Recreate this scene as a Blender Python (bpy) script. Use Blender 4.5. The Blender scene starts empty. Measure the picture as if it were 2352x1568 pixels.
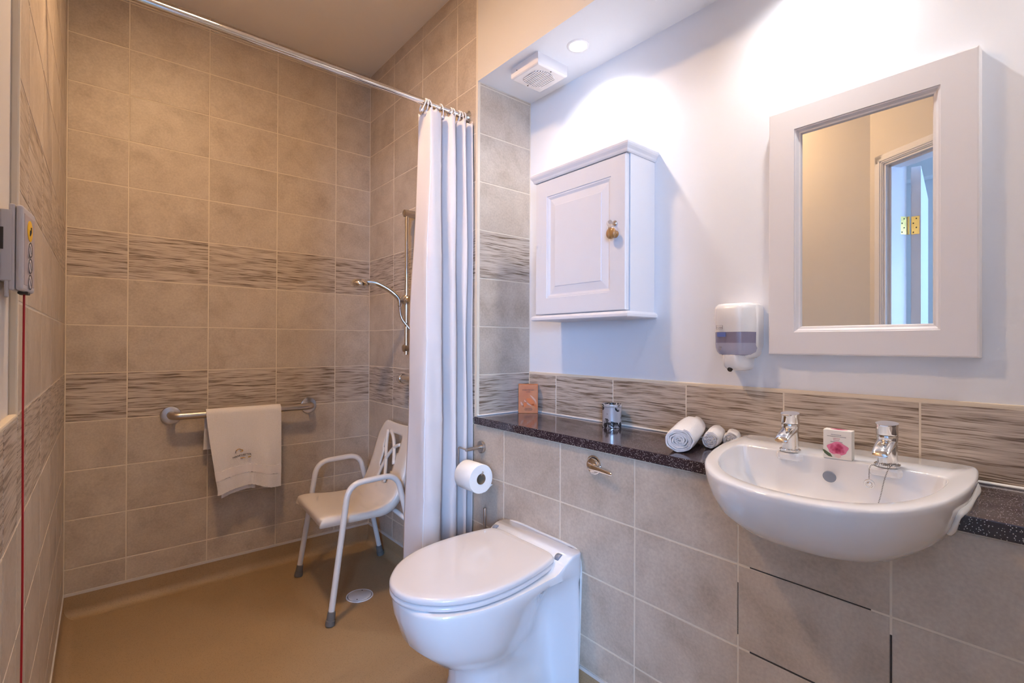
import bpy, math, random
from mathutils import Vector, Matrix
random.seed(7)
SC = bpy.context.scene
COL = SC.collection
PI = math.pi

# ---------------------------------------------------------------- camera, world, lights, exposure
FPX = 1127.8
cam_d = bpy.data.cameras.new('camera'); cam = bpy.data.objects.new('camera', cam_d); COL.objects.link(cam)
cam_d.sensor_fit = 'HORIZONTAL'; cam_d.sensor_width = 36.0; cam_d.lens = FPX / 2352 * 36; cam_d.clip_start = 0.02
_yaw, _pitch, _roll = 0.6963, 0.0042, 0.0042
_fw = Vector((math.sin(_yaw) * math.cos(_pitch), math.cos(_yaw) * math.cos(_pitch), math.sin(_pitch)))
_r0 = Vector((math.cos(_yaw), -math.sin(_yaw), 0)); _u0 = _r0.cross(_fw)
_r = _r0 * math.cos(_roll) + _u0 * math.sin(_roll); _u = -_r0 * math.sin(_roll) + _u0 * math.cos(_roll)
_m = Matrix((( _r.x, _u.x, -_fw.x, 0.1142), (_r.y, _u.y, -_fw.y, -2.6984), (_r.z, _u.z, -_fw.z, 1.1297), (0, 0, 0, 1)))
cam.matrix_world = _m
SC.camera = cam

w = bpy.data.worlds.new('world'); SC.world = w; w.use_nodes = True
w.node_tree.nodes['Background'].inputs[0].default_value = (0.55, 0.72, 1.0, 1)
w.node_tree.nodes['Background'].inputs[1].default_value = 0.6

def lamp(name, kind, loc, energy, color, rot=None, aim=None, **kw):
    d = bpy.data.lights.new(name, kind); d.energy = energy; d.color = color
    for k, v in kw.items(): setattr(d, k, v)
    o = bpy.data.objects.new(name, d); COL.objects.link(o); o.location = loc
    if aim is not None: o.rotation_euler = (Vector(aim) - Vector(loc)).to_track_quat('-Z', 'Y').to_euler()
    elif rot: o.rotation_euler = rot
    return o
# daylight that stands in the bedroom window behind the camera
WINDOW_W = 170
lamp('window_daylight', 'AREA', (-1.50, -4.93, 1.45), WINDOW_W, (0.31, 0.55, 1.0), aim=(0.2, -2.4, 1.1), shape='RECTANGLE', size=1.2, size_y=1.3)
WARM = (1.0, 0.64, 0.335); WHITE = (1.0, 0.965, 0.95)
WARM_E, SPOT_W = 144, 16.5

SC.view_settings.view_transform = 'Standard'; SC.view_settings.look = 'None'
SC.view_settings.exposure = 0.53; SC.view_settings.gamma = 1.0; SC.view_settings.use_curve_mapping = False
SC.cycles.max_bounces = 6; SC.cycles.diffuse_bounces = 4; SC.cycles.glossy_bounces = 4; SC.cycles.transmission_bounces = 3
SC.cycles.use_adaptive_sampling = True; SC.cycles.adaptive_threshold = 0.12; SC.cycles.adaptive_min_samples = 14
SC.cycles.use_denoising = True; SC.cycles.sample_clamp_indirect = 4.0
SC.cycles.caustics_reflective = False; SC.cycles.caustics_refractive = False

# ---------------------------------------------------------------- materials
def _mat(name):
    m = bpy.data.materials.new(name); m.use_nodes = True
    nt = m.node_tree; return m, nt, nt.nodes['Principled BSDF']
def _n(nt, t, **kw):
    n = nt.nodes.new(t)
    for k, v in kw.items(): setattr(n, k, v)
    return n
def pbr(name, color, rough=0.5, metal=0.0, coat=0.0, noise=0.0, nscale=20, bump=0.0, bscale=60, trans=0.0, emit=None, estr=0, sheen=0, sss=0):
    m, nt, b = _mat(name); L = nt.links
    b.inputs['Base Color'].default_value = (*color, 1); b.inputs['Roughness'].default_value = rough
    b.inputs['Metallic'].default_value = metal; b.inputs['Coat Weight'].default_value = coat
    b.inputs['Coat Roughness'].default_value = 0.05
    if trans: b.inputs['Transmission Weight'].default_value = trans
    if sheen: b.inputs['Sheen Weight'].default_value = sheen
    if emit: b.inputs['Emission Color'].default_value = (*emit, 1); b.inputs['Emission Strength'].default_value = estr
    tc = _n(nt, 'ShaderNodeTexCoord')
    nz = _n(nt, 'ShaderNodeTexNoise'); nz.inputs['Scale'].default_value = nscale; nz.inputs['Detail'].default_value = 4
    L.new(tc.outputs['Object'], nz.inputs['Vector'])
    k = max(noise, 0.01)
    mx = _n(nt, 'ShaderNodeMix', data_type='RGBA')
    mx.inputs[6].default_value = (*[max(0, c * (1 - k)) for c in color], 1); mx.inputs[7].default_value = (*[min(1, c * (1 + k)) for c in color], 1)
    L.new(nz.outputs['Fac'], mx.inputs[0]); L.new(mx.outputs[2], b.inputs['Base Color'])
    if bump:
        n2 = _n(nt, 'ShaderNodeTexNoise'); n2.inputs['Scale'].default_value = bscale; n2.inputs['Detail'].default_value = 3
        L.new(tc.outputs['Object'], n2.inputs['Vector'])
        bp = _n(nt, 'ShaderNodeBump'); bp.inputs['Strength'].default_value = bump; bp.inputs['Distance'].default_value = 0.002
        L.new(n2.outputs['Fac'], bp.inputs['Height']); L.new(bp.outputs['Normal'], b.inputs['Normal'])
    return m
def ramp(nt, stops):
    r = _n(nt, 'ShaderNodeValToRGB'); e = r.color_ramp.elements
    while len(e) < len(stops): e.new(0.5)
    for el, (p, c) in zip(e, stops): el.position = p; el.color = (*c, 1)
    return r
def tile_coords(nt, scale):
    L = nt.links
    tc = _n(nt, 'ShaderNodeTexCoord'); oi = _n(nt, 'ShaderNodeObjectInfo')
    mu = _n(nt, 'ShaderNodeVectorMath', operation='MULTIPLY_ADD')
    cb = _n(nt, 'ShaderNodeCombineXYZ')
    for a, k in zip('XYZ', (7.3, 3.1, 5.7)):
        mm = _n(nt, 'ShaderNodeMath', operation='MULTIPLY'); mm.inputs[1].default_value = k
        L.new(oi.outputs['Random'], mm.inputs[0]); L.new(mm.outputs[0], cb.inputs[a])
    mu.inputs[1].default_value = (1, 1, 1)
    L.new(tc.outputs['Object'], mu.inputs[0]); L.new(cb.outputs[0], mu.inputs[2])
    mp = _n(nt, 'ShaderNodeMapping'); mp.inputs['Scale'].default_value = scale
    L.new(mu.outputs[0], mp.inputs['Vector'])
    return mp, oi
def stone_tile():
    m, nt, b = _mat('stone_tile'); L = nt.links
    mp, oi = tile_coords(nt, (1, 1, 1))
    n1 = _n(nt, 'ShaderNodeTexNoise'); n1.inputs['Scale'].default_value = 9; n1.inputs['Detail'].default_value = 8; n1.inputs['Roughness'].default_value = 0.62; n1.inputs['Distortion'].default_value = 0.4
    n2 = _n(nt, 'ShaderNodeTexNoise'); n2.inputs['Scale'].default_value = 130; n2.inputs['Detail'].default_value = 3
    for n in (n1, n2): L.new(mp.outputs[0], n.inputs['Vector'])
    r = ramp(nt, [(0.30, (0.425, 0.345, 0.27)), (0.47, (0.505, 0.42, 0.337)), (0.62, (0.555, 0.468, 0.38)), (0.75, (0.585, 0.495, 0.405))])
    L.new(n1.outputs['Fac'], r.inputs[0])
    mx = _n(nt, 'ShaderNodeMix', data_type='RGBA', blend_type='OVERLAY'); mx.inputs[0].default_value = 0.22
    L.new(r.outputs[0], mx.inputs[6]); L.new(n2.outputs['Fac'], mx.inputs[7])
    hs = _n(nt, 'ShaderNodeHueSaturation'); mr = _n(nt, 'ShaderNodeMapRange'); mr.inputs[3].default_value = 0.95; mr.inputs[4].default_value = 1.05
    L.new(oi.outputs['Random'], mr.inputs[0]); L.new(mr.outputs[0], hs.inputs['Value']); L.new(mx.outputs[2], hs.inputs['Color'])
    L.new(hs.outputs[0], b.inputs['Base Color']); b.inputs['Roughness'].default_value = 0.42
    bp = _n(nt, 'ShaderNodeBump'); bp.inputs['Strength'].default_value = 0.12; bp.inputs['Distance'].default_value = 0.001
    L.new(n2.outputs['Fac'], bp.inputs['Height']); L.new(bp.outputs[0], b.inputs['Normal'])
    return m
def streak_tile():
    m, nt, b = _mat('streak_tile'); L = nt.links
    mp, oi = tile_coords(nt, (1, 1, 1))
    # wavy streaks: stretch along the tile's width
    wv = _n(nt, 'ShaderNodeTexNoise'); wv.inputs['Scale'].default_value = 7; wv.inputs['Detail'].default_value = 2
    L.new(mp.outputs[0], wv.inputs['Vector'])
    off = _n(nt, 'ShaderNodeVectorMath', operation='MULTIPLY_ADD'); off.inputs[1].default_value = (0, 0, 0.012)
    L.new(wv.outputs['Color'], off.inputs[0]); L.new(mp.outputs[0], off.inputs[2])
    s1 = _n(nt, 'ShaderNodeMapping'); s1.inputs['Scale'].default_value = (11, 11, 370); L.new(off.outputs[0], s1.inputs['Vector'])
    n1 = _n(nt, 'ShaderNodeTexNoise'); n1.inputs['Scale'].default_value = 1; n1.inputs['Detail'].default_value = 3; n1.inputs['Roughness'].default_value = 0.55
    L.new(s1.outputs[0], n1.inputs['Vector'])
    s2 = _n(nt, 'ShaderNodeMapping'); s2.inputs['Scale'].default_value = (6.5, 6.5, 120); s2.inputs['Location'].default_value = (3, 1, 9); L.new(off.outputs[0], s2.inputs['Vector'])
    n2 = _n(nt, 'ShaderNodeTexNoise'); n2.inputs['Scale'].default_value = 1; n2.inputs['Detail'].default_value = 2
    L.new(s2.outputs[0], n2.inputs['Vector'])
    r1 = ramp(nt, [(0.28, (0.14, 0.095, 0.065)), (0.385, (0.255, 0.19, 0.135)), (0.445, (0.43, 0.35, 0.28)), (0.66, (0.615, 0.525, 0.44))])
    ad = _n(nt, 'ShaderNodeMath', operation='MULTIPLY_ADD'); ad.inputs[1].default_value = 0.62
    sb = _n(nt, 'ShaderNodeMath', operation='SUBTRACT'); sb.inputs[1].default_value = 0.5
    L.new(n2.outputs['Fac'], sb.inputs[0]); L.new(sb.outputs[0], ad.inputs[0]); L.new(n1.outputs['Fac'], ad.inputs[2])
    L.new(ad.outputs[0], r1.inputs[0]); L.new(r1.outputs[0], b.inputs['Base Color'])
    b.inputs['Roughness'].default_value = 0.33
    bp = _n(nt, 'ShaderNodeBump'); bp.inputs['Strength'].default_value = 0.25; bp.inputs['Distance'].default_value = 0.001
    L.new(n1.outputs['Fac'], bp.inputs['Height']); L.new(bp.outputs[0], b.inputs['Normal'])
    return m
def speckle(name, base, spots, rough, scale, thr, spots2=None, coat=0):
    m, nt, b = _mat(name); L = nt.links
    tc = _n(nt, 'ShaderNodeTexCoord')
    v = _n(nt, 'ShaderNodeTexVoronoi'); v.inputs['Scale'].default_value = scale; L.new(tc.outputs['Object'], v.inputs['Vector'])
    r = ramp(nt, [(0.0, (1, 1, 1)), (thr, (1, 1, 1)), (thr + 0.05, (0, 0, 0))]); L.new(v.outputs['Distance'], r.inputs[0])
    sep = _n(nt, 'ShaderNodeSeparateColor'); L.new(v.outputs['Color'], sep.inputs[0])
    gt = _n(nt, 'ShaderNodeMath', operation='GREATER_THAN'); gt.inputs[1].default_value = 0.55; L.new(sep.outputs[0], gt.inputs[0])
    mu = _n(nt, 'ShaderNodeMath', operation='MULTIPLY'); L.new(r.outputs[0], mu.inputs[0]); L.new(gt.outputs[0], mu.inputs[1])
    nz = _n(nt, 'ShaderNodeTexNoise'); nz.inputs['Scale'].default_value = 6; nz.inputs['Detail'].default_value = 5; L.new(tc.outputs['Object'], nz.inputs['Vector'])
    mb = _n(nt, 'ShaderNodeMix', data_type='RGBA'); mb.inputs[6].default_value = (*[c * .92 for c in base], 1); mb.inputs[7].default_value = (*[c * 1.08 for c in base], 1)
    L.new(nz.outputs['Fac'], mb.inputs[0])
    mx = _n(nt, 'ShaderNodeMix', data_type='RGBA'); mx.inputs[7].default_value = (*spots, 1)
    L.new(mu.outputs[0], mx.inputs[0]); L.new(mb.outputs[2], mx.inputs[6]); L.new(mx.outputs[2], b.inputs['Base Color'])
    b.inputs['Roughness'].default_value = rough; b.inputs['Coat Weight'].default_value = coat; b.inputs['Coat Roughness'].default_value = 0.08
    return m
def spotted_silver():
    m, nt, b = _mat('spotted_silver'); L = nt.links
    tc = _n(nt, 'ShaderNodeTexCoord')
    v = _n(nt, 'ShaderNodeTexNoise'); v.inputs['Scale'].default_value = 75; v.inputs['Detail'].default_value = 5; v.inputs['Roughness'].default_value = 0.7
    L.new(tc.outputs['Object'], v.inputs['Vector'])
    v2 = _n(nt, 'ShaderNodeTexVoronoi'); v2.inputs['Scale'].default_value = 38; L.new(tc.outputs['Object'], v2.inputs['Vector'])
    lt = _n(nt, 'ShaderNodeMath', operation='LESS_THAN'); lt.inputs[1].default_value = 0.52; L.new(v2.outputs['Distance'], lt.inputs[0])
    r = ramp(nt, [(0.43, (0, 0, 0)), (0.50, (1, 1, 1))]); L.new(v.outputs['Fac'], r.inputs[0])
    mu = _n(nt, 'ShaderNodeMath', operation='MULTIPLY'); L.new(lt.outputs[0], mu.inputs[0]); L.new(r.outputs[0], mu.inputs[1])
    mx = _n(nt, 'ShaderNodeMix', data_type='RGBA'); mx.inputs[6].default_value = (0.82, 0.82, 0.86, 1); mx.inputs[7].default_value = (0.05, 0.045, 0.045, 1)
    L.new(mu.outputs[0], mx.inputs[0]); L.new(mx.outputs[2], b.inputs['Base Color'])
    b.inputs['Metallic'].default_value = 0.6; b.inputs['Roughness'].default_value = 0.28
    return m
def wood():
    m, nt, b = _mat('oak_knob'); L = nt.links
    tc = _n(nt, 'ShaderNodeTexCoord'); mp = _n(nt, 'ShaderNodeMapping'); mp.inputs['Scale'].default_value = (60, 220, 20)
    nz = _n(nt, 'ShaderNodeTexNoise'); nz.inputs['Scale'].default_value = 1; nz.inputs['Detail'].default_value = 4
    L.new(tc.outputs['Object'], mp.inputs[0]); L.new(mp.outputs[0], nz.inputs['Vector'])
    r = ramp(nt, [(0.3, (0.24, 0.105, 0.03)), (0.7, (0.50, 0.25, 0.08))]); L.new(nz.outputs['Fac'], r.inputs[0]); L.new(r.outputs[0], b.inputs['Base Color'])
    b.inputs['Roughness'].default_value = 0.3; b.inputs['Coat Weight'].default_value = 0.5
    return m
def curtain_mat():
    m, nt, b = _mat('curtain_cloth'); L = nt.links
    b.inputs['Base Color'].default_value = (0.86, 0.80, 0.79, 1); b.inputs['Roughness'].default_value = 0.6
    tc = _n(nt, 'ShaderNodeTexCoord'); mp = _n(nt, 'ShaderNodeMapping'); mp.inputs['Scale'].default_value = (400, 400, 900)
    nz = _n(nt, 'ShaderNodeTexNoise'); nz.inputs['Scale'].default_value = 1; L.new(tc.outputs['Object'], mp.inputs[0]); L.new(mp.outputs[0], nz.inputs['Vector'])
    bp = _n(nt, 'ShaderNodeBump'); bp.inputs['Strength'].default_value = 0.08; bp.inputs['Distance'].default_value = 0.001
    L.new(nz.outputs['Fac'], bp.inputs['Height']); L.new(bp.outputs[0], b.inputs['Normal'])
    tr = _n(nt, 'ShaderNodeBsdfTranslucent'); tr.inputs['Color'].default_value = (0.8, 0.77, 0.78, 1)
    mx = _n(nt, 'ShaderNodeMixShader'); mx.inputs[0].default_value = 0.15
    out = nt.nodes['Material Output']; L.new(b.outputs[0], mx.inputs[1]); L.new(tr.outputs[0], mx.inputs[2]); L.new(mx.outputs[0], out.inputs['Surface'])
    return m
def rose_print(name, paper, dark, light, green):
    # flat print of a rose: rings of petals in the object's local x/z plane around the origin
    m, nt, b = _mat(name); L = nt.links
    tc = _n(nt, 'ShaderNodeTexCoord')
    v = _n(nt, 'ShaderNodeTexVoronoi'); v.inputs['Scale'].default_value = 130; L.new(tc.outputs['Object'], v.inputs['Vector'])
    ln = _n(nt, 'ShaderNodeVectorMath', operation='LENGTH'); L.new(tc.outputs['Object'], ln.inputs[0])
    mr = _n(nt, 'ShaderNodeMapRange'); mr.inputs[1].default_value = 0.0; mr.inputs[2].default_value = 0.021; L.new(ln.outputs['Value'], mr.inputs[0])
    ad = _n(nt, 'ShaderNodeMath', operation='MULTIPLY_ADD'); ad.inputs[1].default_value = 0.6; L.new(v.outputs['Distance'], ad.inputs[0]); L.new(mr.outputs[0], ad.inputs[2])
    r = ramp(nt, [(0.22, dark), (0.62, (0.50, 0.045, 0.13)), (1.05, light)]); L.new(ad.outputs[0], r.inputs[0]); L.new(r.outputs[0], b.inputs['Base Color'])
    b.inputs['Roughness'].default_value = 0.5
    return m
def orange_print():
    m, nt, b = _mat('orange_carton'); L = nt.links
    tc = _n(nt, 'ShaderNodeTexCoord')
    nz = _n(nt, 'ShaderNodeTexNoise'); nz.inputs['Scale'].default_value = 14; nz.inputs['Detail'].default_value = 3; nz.inputs['Distortion'].default_value = 0.6
    L.new(tc.outputs['Object'], nz.inputs['Vector'])
    r = ramp(nt, [(0.3, (0.56, 0.15, 0.03)), (0.55, (0.62, 0.20, 0.05)), (0.8, (0.66, 0.25, 0.085))]); L.new(nz.outputs['Fac'], r.inputs[0])
    L.new(r.outputs[0], b.inputs['Base Color'])
    b.inputs['Roughness'].default_value = 0.5
    return m
M = {
 'stone': stone_tile(), 'streak': streak_tile(),
 'grout': pbr('grout', (0.72, 0.63, 0.51), 0.8, noise=0.05, nscale=40),
 'trim': pbr('cream_trim', (0.74, 0.64, 0.50), 0.4, noise=0.02),
 'cap': pbr('capping_strip', (0.62, 0.58, 0.55), 0.4),
 'paint': pbr('white_paint', (0.775, 0.795, 0.85), 0.55, noise=0.015, nscale=4, bump=0.03, bscale=300),
 'cream': pbr('cream_paint', (0.70, 0.652, 0.595), 0.6, noise=0.015, nscale=4, bump=0.03, bscale=300),
 'ceiling': pbr('ceiling_paint', (0.88, 0.83, 0.78), 0.7, noise=0.01, nscale=3),
 'bedroom': pbr('bedroom_paint', (0.80, 0.80, 0.82), 0.7, noise=0.01),
 'carpet': pbr('bedroom_carpet', (0.35, 0.32, 0.30), 0.95, noise=0.1, nscale=200),
 'vinyl': speckle('beige_vinyl', (0.39, 0.262, 0.142), (0.22, 0.14, 0.07), 0.5, 330, 0.28),
 'granite': speckle('dark_granite', (0.035, 0.022, 0.028), (0.55, 0.50, 0.50), 0.12, 300, 0.22, coat=0.3),
 'ceramic': pbr('white_ceramic', (0.77, 0.76, 0.775), 0.08, coat=0.5),
 'seatplastic': pbr('white_seat_plastic', (0.72, 0.69, 0.70), 0.16, coat=0.3),
 'chairplastic': pbr('cream_chair_plastic', (0.80, 0.72, 0.63), 0.35, noise=0.02),
 'chairmetal': pbr('white_coated_tube', (0.80, 0.76, 0.72), 0.3, coat=0.2),
 'rubber': pbr('grey_rubber', (0.16, 0.145, 0.13), 0.7, noise=0.05),
 'chrome': pbr('chrome', (0.80, 0.79, 0.79), 0.07, metal=1.0),
 'chain': pbr('bead_chain', (0.30, 0.28, 0.28), 0.3, metal=1.0),
 'steel': pbr('brushed_steel', (0.55, 0.50, 0.46), 0.3, metal=1.0, noise=0.05, nscale=80),
 'brass': pbr('brass', (0.72, 0.52, 0.18), 0.25, metal=1.0),
 'cloth': curtain_mat(),
 'hem': pbr('curtain_hem', (0.88, 0.86, 0.88), 0.45, noise=0.02),
 'ring': pbr('white_plastic_ring', (0.85, 0.84, 0.86), 0.35),
 'terry': pbr('white_terry', (0.82, 0.78, 0.77), 0.95, noise=0.06, nscale=180, bump=0.9, bscale=420, sheen=0.3),
 'terryband': pbr('towel_band', (0.82, 0.77, 0.76), 0.85, noise=0.03, nscale=200, bump=0.25, bscale=700),
 'paper': pbr('toilet_paper', (0.88, 0.86, 0.83), 0.9, noise=0.02, nscale=60, bump=0.2, bscale=200),
 'card': pbr('cardboard', (0.33, 0.22, 0.13), 0.9),
 'cabinet': pbr('white_satin_wood', (0.76, 0.76, 0.80), 0.4, noise=0.01),
 'mirrorframe': pbr('pale_grey_frame', (0.74, 0.72, 0.75), 0.4, noise=0.015, nscale=6),
 'mirror': pbr('mirror_glass', (0.90, 0.91, 0.90), 0.0, metal=1.0),
 'plastic': pbr('white_plastic', (0.84, 0.83, 0.84), 0.2, coat=0.3),
 'fanplastic': pbr('fan_plastic', (0.78, 0.74, 0.73), 0.4),
 'slot': pbr('dark_slot', (0.05, 0.04, 0.035), 0.8),
 'fanslot': pbr('fan_interior', (0.20, 0.18, 0.16), 0.8),
 'smoke': pbr('smoky_window', (0.25, 0.23, 0.33), 0.15, coat=0.4, noise=0.15, nscale=30),
 'liquid': pbr('soap_level', (0.42, 0.42, 0.55), 0.2, coat=0.4),
 'blue': pbr('blue_print', (0.12, 0.17, 0.45), 0.5),
 'ink': pbr('dark_ink', (0.05, 0.04, 0.04), 0.7),
 'greyink': pbr('grey_ink', (0.30, 0.28, 0.30), 0.7),
 'pinkink': pbr('pink_ink', (0.62, 0.22, 0.28), 0.7),
 'navy': pbr('navy_thread', (0.035, 0.04, 0.06), 0.9),
 'gold': pbr('gold_thread', (0.55, 0.30, 0.04), 0.9),
 'oak': wood(), 'silver': spotted_silver(),
 'orange': orange_print(),
 'petal': pbr('orange_petal_print', (0.72, 0.16, 0.005), 0.5, noise=0.12, nscale=60),
 'palepetal': pbr('pale_petal_print', (0.70, 0.36, 0.22), 0.5, noise=0.1, nscale=90),
 'ivory': pbr('ivory_card', (0.80, 0.76, 0.70), 0.5),
 'rose': rose_print('rose_print', (1, 1, 1), (0.28, 0.0, 0.045), (0.72, 0.20, 0.33), (0, 1, 0)),
 'leaf': pbr('leaf_print', (0.09, 0.12, 0.06), 0.6, noise=0.2, nscale=120),
 'bud': pbr('bud_print', (0.80, 0.55, 0.52), 0.6),
 'alarm': pbr('grey_alarm_plastic', (0.52, 0.49, 0.51), 0.4, noise=0.01),
 'alarmface': pbr('alarm_face', (0.42, 0.36, 0.38), 0.35),
 'yellow': pbr('yellow_button', (0.85, 0.48, 0.0), 0.4),
 'pale': pbr('pale_button', (0.66, 0.60, 0.60), 0.4),
 'redcord': pbr('red_cord', (0.42, 0.006, 0.012), 0.6),
 'bulb': pbr('lit_lamp', (1, 1, 1), 0.5, emit=(1.0, 0.97, 0.93), estr=14),
 'warmbulb': pbr('lit_warm_lamp', (1, 1, 1), 0.5, emit=WARM, estr=WARM_E),
 'sealant': pbr('white_sealant', (0.78, 0.76, 0.74), 0.4, noise=0.04, nscale=50),
 'glass': pbr('window_glass', (1, 1, 1), 0.0, trans=1.0),
 'charcoal': pbr('dark_plug', (0.22, 0.24, 0.30), 0.35),
}

# ---------------------------------------------------------------- mesh helpers
def smooth_curve(pts, n=8, closed=False):
    """Catmull-Rom through pts"""
    P = [Vector(p) for p in pts]; out = []
    N = len(P); rng = range(N if closed else N - 1)
    for i in rng:
        if closed: a, b, c, d = P[(i - 1) % N], P[i], P[(i + 1) % N], P[(i + 2) % N]
        else: a, b, c, d = P[max(i - 1, 0)], P[i], P[i + 1], P[min(i + 2, N - 1)]
        for k in range(n):
            t = k / n
            out.append(0.5 * ((2 * b) + (-a + c) * t + (2 * a - 5 * b + 4 * c - d) * t * t + (-a + 3 * b - 3 * c + d) * t ** 3))
    if not closed: out.append(P[-1])
    return out
def round_path(pts, r, n=6):
    """polyline with filleted corners"""
    P = [Vector(p) for p in pts]; out = [P[0]]
    for i in range(1, len(P) - 1):
        a, b, c = P[i - 1], P[i], P[i + 1]
        d1 = (a - b); d2 = (c - b); rr = min(r, d1.length * .49, d2.length * .49)
        p, q = b + d1.normalized() * rr, b + d2.normalized() * rr
        for k in range(n + 1):
            t = k / n; out.append(p * (1 - t) ** 2 + b * 2 * t * (1 - t) + q * t * t)
    out.append(P[-1]); return out

class MB:
    def __init__(s): s.v = []; s.f = []; s.mi = []; s.cur = 0
    def add(s, vs, fs):
        o = len(s.v); s.v += [Vector(v) for v in vs]
        for f in fs: s.f.append([i + o for i in f]); s.mi.append(s.cur)
        return s
    def box(s, a, b):
        (x0, x1), (y0, y1), (z0, z1) = [sorted((a[i], b[i])) for i in range(3)]
        return s.add([(x0, y0, z0), (x1, y0, z0), (x1, y1, z0), (x0, y1, z0), (x0, y0, z1), (x1, y0, z1), (x1, y1, z1), (x0, y1, z1)],
                     [(0, 3, 2, 1), (4, 5, 6, 7), (0, 1, 5, 4), (1, 2, 6, 5), (2, 3, 7, 6), (3, 0, 4, 7)])
    def loft(s, rings, cap0=True, cap1=True, closed=True):
        n = len(rings[0]); vs = [p for r in rings for p in r]; fs = []
        for k in range(len(rings) - 1):
            for i in range(n if closed else n - 1):
                j = (i + 1) % n; fs.append((k * n + i, k * n + j, (k + 1) * n + j, (k + 1) * n + i))
        if cap0: fs.append(tuple(range(n))[::-1])
        if cap1: fs.append(tuple(range((len(rings) - 1) * n, len(rings) * n)))
        return s.add(vs, fs)
    def tube(s, path, r, seg=10, cap=True, closed=False):
        P = [Vector(p) for p in path]; N = len(P); rings = []
        ref = None
        for i, p in enumerate(P):
            if closed: t = (P[(i + 1) % N] - P[i - 1])
            else: t = (P[min(i + 1, N - 1)] - P[max(i - 1, 0)])
            t.normalize()
            if ref is None:
                ref = Vector((0, 0, 1)) if abs(t.z) < .9 else Vector((1, 0, 0))
            u = (ref - t * ref.dot(t)); u.normalize(); ref = u; w_ = t.cross(u)
            rr = r[i] if isinstance(r, (list, tuple)) else r
            rings.append([p + (u * math.cos(a) + w_ * math.sin(a)) * rr for a in [2 * PI * k / seg for k in range(seg)]])
        if closed: rings.append(rings[0]); return s.loft(rings, False, False)
        return s.loft(rings, cap, cap)
    def lathe(s, prof, c=(0, 0, 0), axis='Z', seg=24, cap=True):
        c = Vector(c); rings = []
        ax = {'Z': (Vector((1, 0, 0)), Vector((0, 1, 0)), Vector((0, 0, 1))), 'X': (Vector((0, 1, 0)), Vector((0, 0, 1)), Vector((1, 0, 0))), 'Y': (Vector((0, 0, 1)), Vector((1, 0, 0)), Vector((0, 1, 0)))}
        if isinstance(axis, str): U, V, W = ax[axis]
        else:
            W = Vector(axis).normalized(); U = W.orthogonal().normalized(); V = W.cross(U)
        for r, h in prof: rings.append([c + W * h + (U * math.cos(t) + V * math.sin(t)) * max(r, 1e-5) for t in [2 * PI * k / seg for k in range(seg)]])
        return s.loft(rings, cap, cap)
    def prism(s, poly, d):
        d = Vector(d); P = [Vector(p) for p in poly]; return s.loft([P, [p + d for p in P]])
    def build(s, name, mat, parent=None, smooth=False, bevel=0, origin=None, xf=None, mats=None, sub=0, bseg=2, auto=None):
        V = s.v
        if xf is not None: V = [xf(v) for v in V]
        if parent is not None:
            root = parent
            while root.parent: root = root.parent
            org = Vector(root.get('_org', (0, 0, 0)))
        else:
            if origin is None:
                lo = Vector([min(v[i] for v in V) for i in range(3)]); hi = Vector([max(v[i] for v in V) for i in range(3)])
                origin = ((lo.x + hi.x) / 2, (lo.y + hi.y) / 2, lo.z)
            org = Vector(origin)
        me = bpy.data.meshes.new(name); me.from_pydata([tuple(v - org) for v in V], [], s.f); me.update()
        for mm in (mats or [mat]): me.materials.append(M[mm] if isinstance(mm, str) else mm)
        if mats:
            for p, i in zip(me.polygons, s.mi): p.material_index = i
        if smooth: me.polygons.foreach_set('use_smooth', [True] * len(me.polygons))
        import bmesh
        bm = bmesh.new(); bm.from_mesh(me); bmesh.ops.recalc_face_normals(bm, faces=bm.faces); bm.to_mesh(me); bm.free()
        if auto: me.set_sharp_from_angle(angle=math.radians(auto))
        o = bpy.data.objects.new(name, me); COL.objects.link(o)
        if parent is not None: o.parent = parent
        else: o.location = org; o['_org'] = tuple(org)
        if bevel:
            b = o.modifiers.new('bevel', 'BEVEL'); b.width = bevel; b.segments = bseg; b.limit_method = 'ANGLE'; b.angle_limit = math.radians(40)
        if sub: m_ = o.modifiers.new('sub', 'SUBSURF'); m_.levels = sub; m_.render_levels = sub
        return o
def thing(name, label, cat, loc=(0, 0, 0), group=None, rz=0):
    o = bpy.data.objects.new(name, None); COL.objects.link(o); o.location = loc; o.rotation_euler = (0, 0, rz)
    o['label'] = label; o['category'] = cat; o['_org'] = tuple(loc)
    if group: o['group'] = group
    o.empty_display_size = 0.05
    return o
def tag(o, label, cat, group=None):
    o['label'] = label; o['category'] = cat
    if group: o['group'] = group
    return o
def struct(o): o['kind'] = 'structure'; return o
def text_part(name, s, size, mat, parent, origin, right, up, extrude=0.0002, align='CENTER', curve=None):
    """flat lettering lying in the plane spanned by right/up"""
    cu = bpy.data.curves.new('lettering', 'FONT'); cu.body = s; cu.size = size; cu.align_x = align; cu.resolution_u = 2; cu.extrude = extrude
    tmp = bpy.data.objects.new('lettering_tmp', cu); COL.objects.link(tmp)
    bpy.context.view_layer.update()
    me0 = tmp.evaluated_get(bpy.context.evaluated_depsgraph_get()).to_mesh()
    R, U = Vector(right).normalized(), Vector(up).normalized(); N = R.cross(U); O = Vector(origin)
    mb = MB()
    vs = []
    for v in me0.vertices:
        x, y = v.co.x, v.co.y
        if curve: y += curve(x)
        vs.append(O + R * x + U * y + N * v.co.z)
    mb.add(vs, [tuple(p.vertices) for p in me0.polygons])
    tmp.to_mesh_clear(); bpy.data.objects.remove(tmp); bpy.data.curves.remove(cu)
    return mb.build(name, mat, parent)
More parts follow.
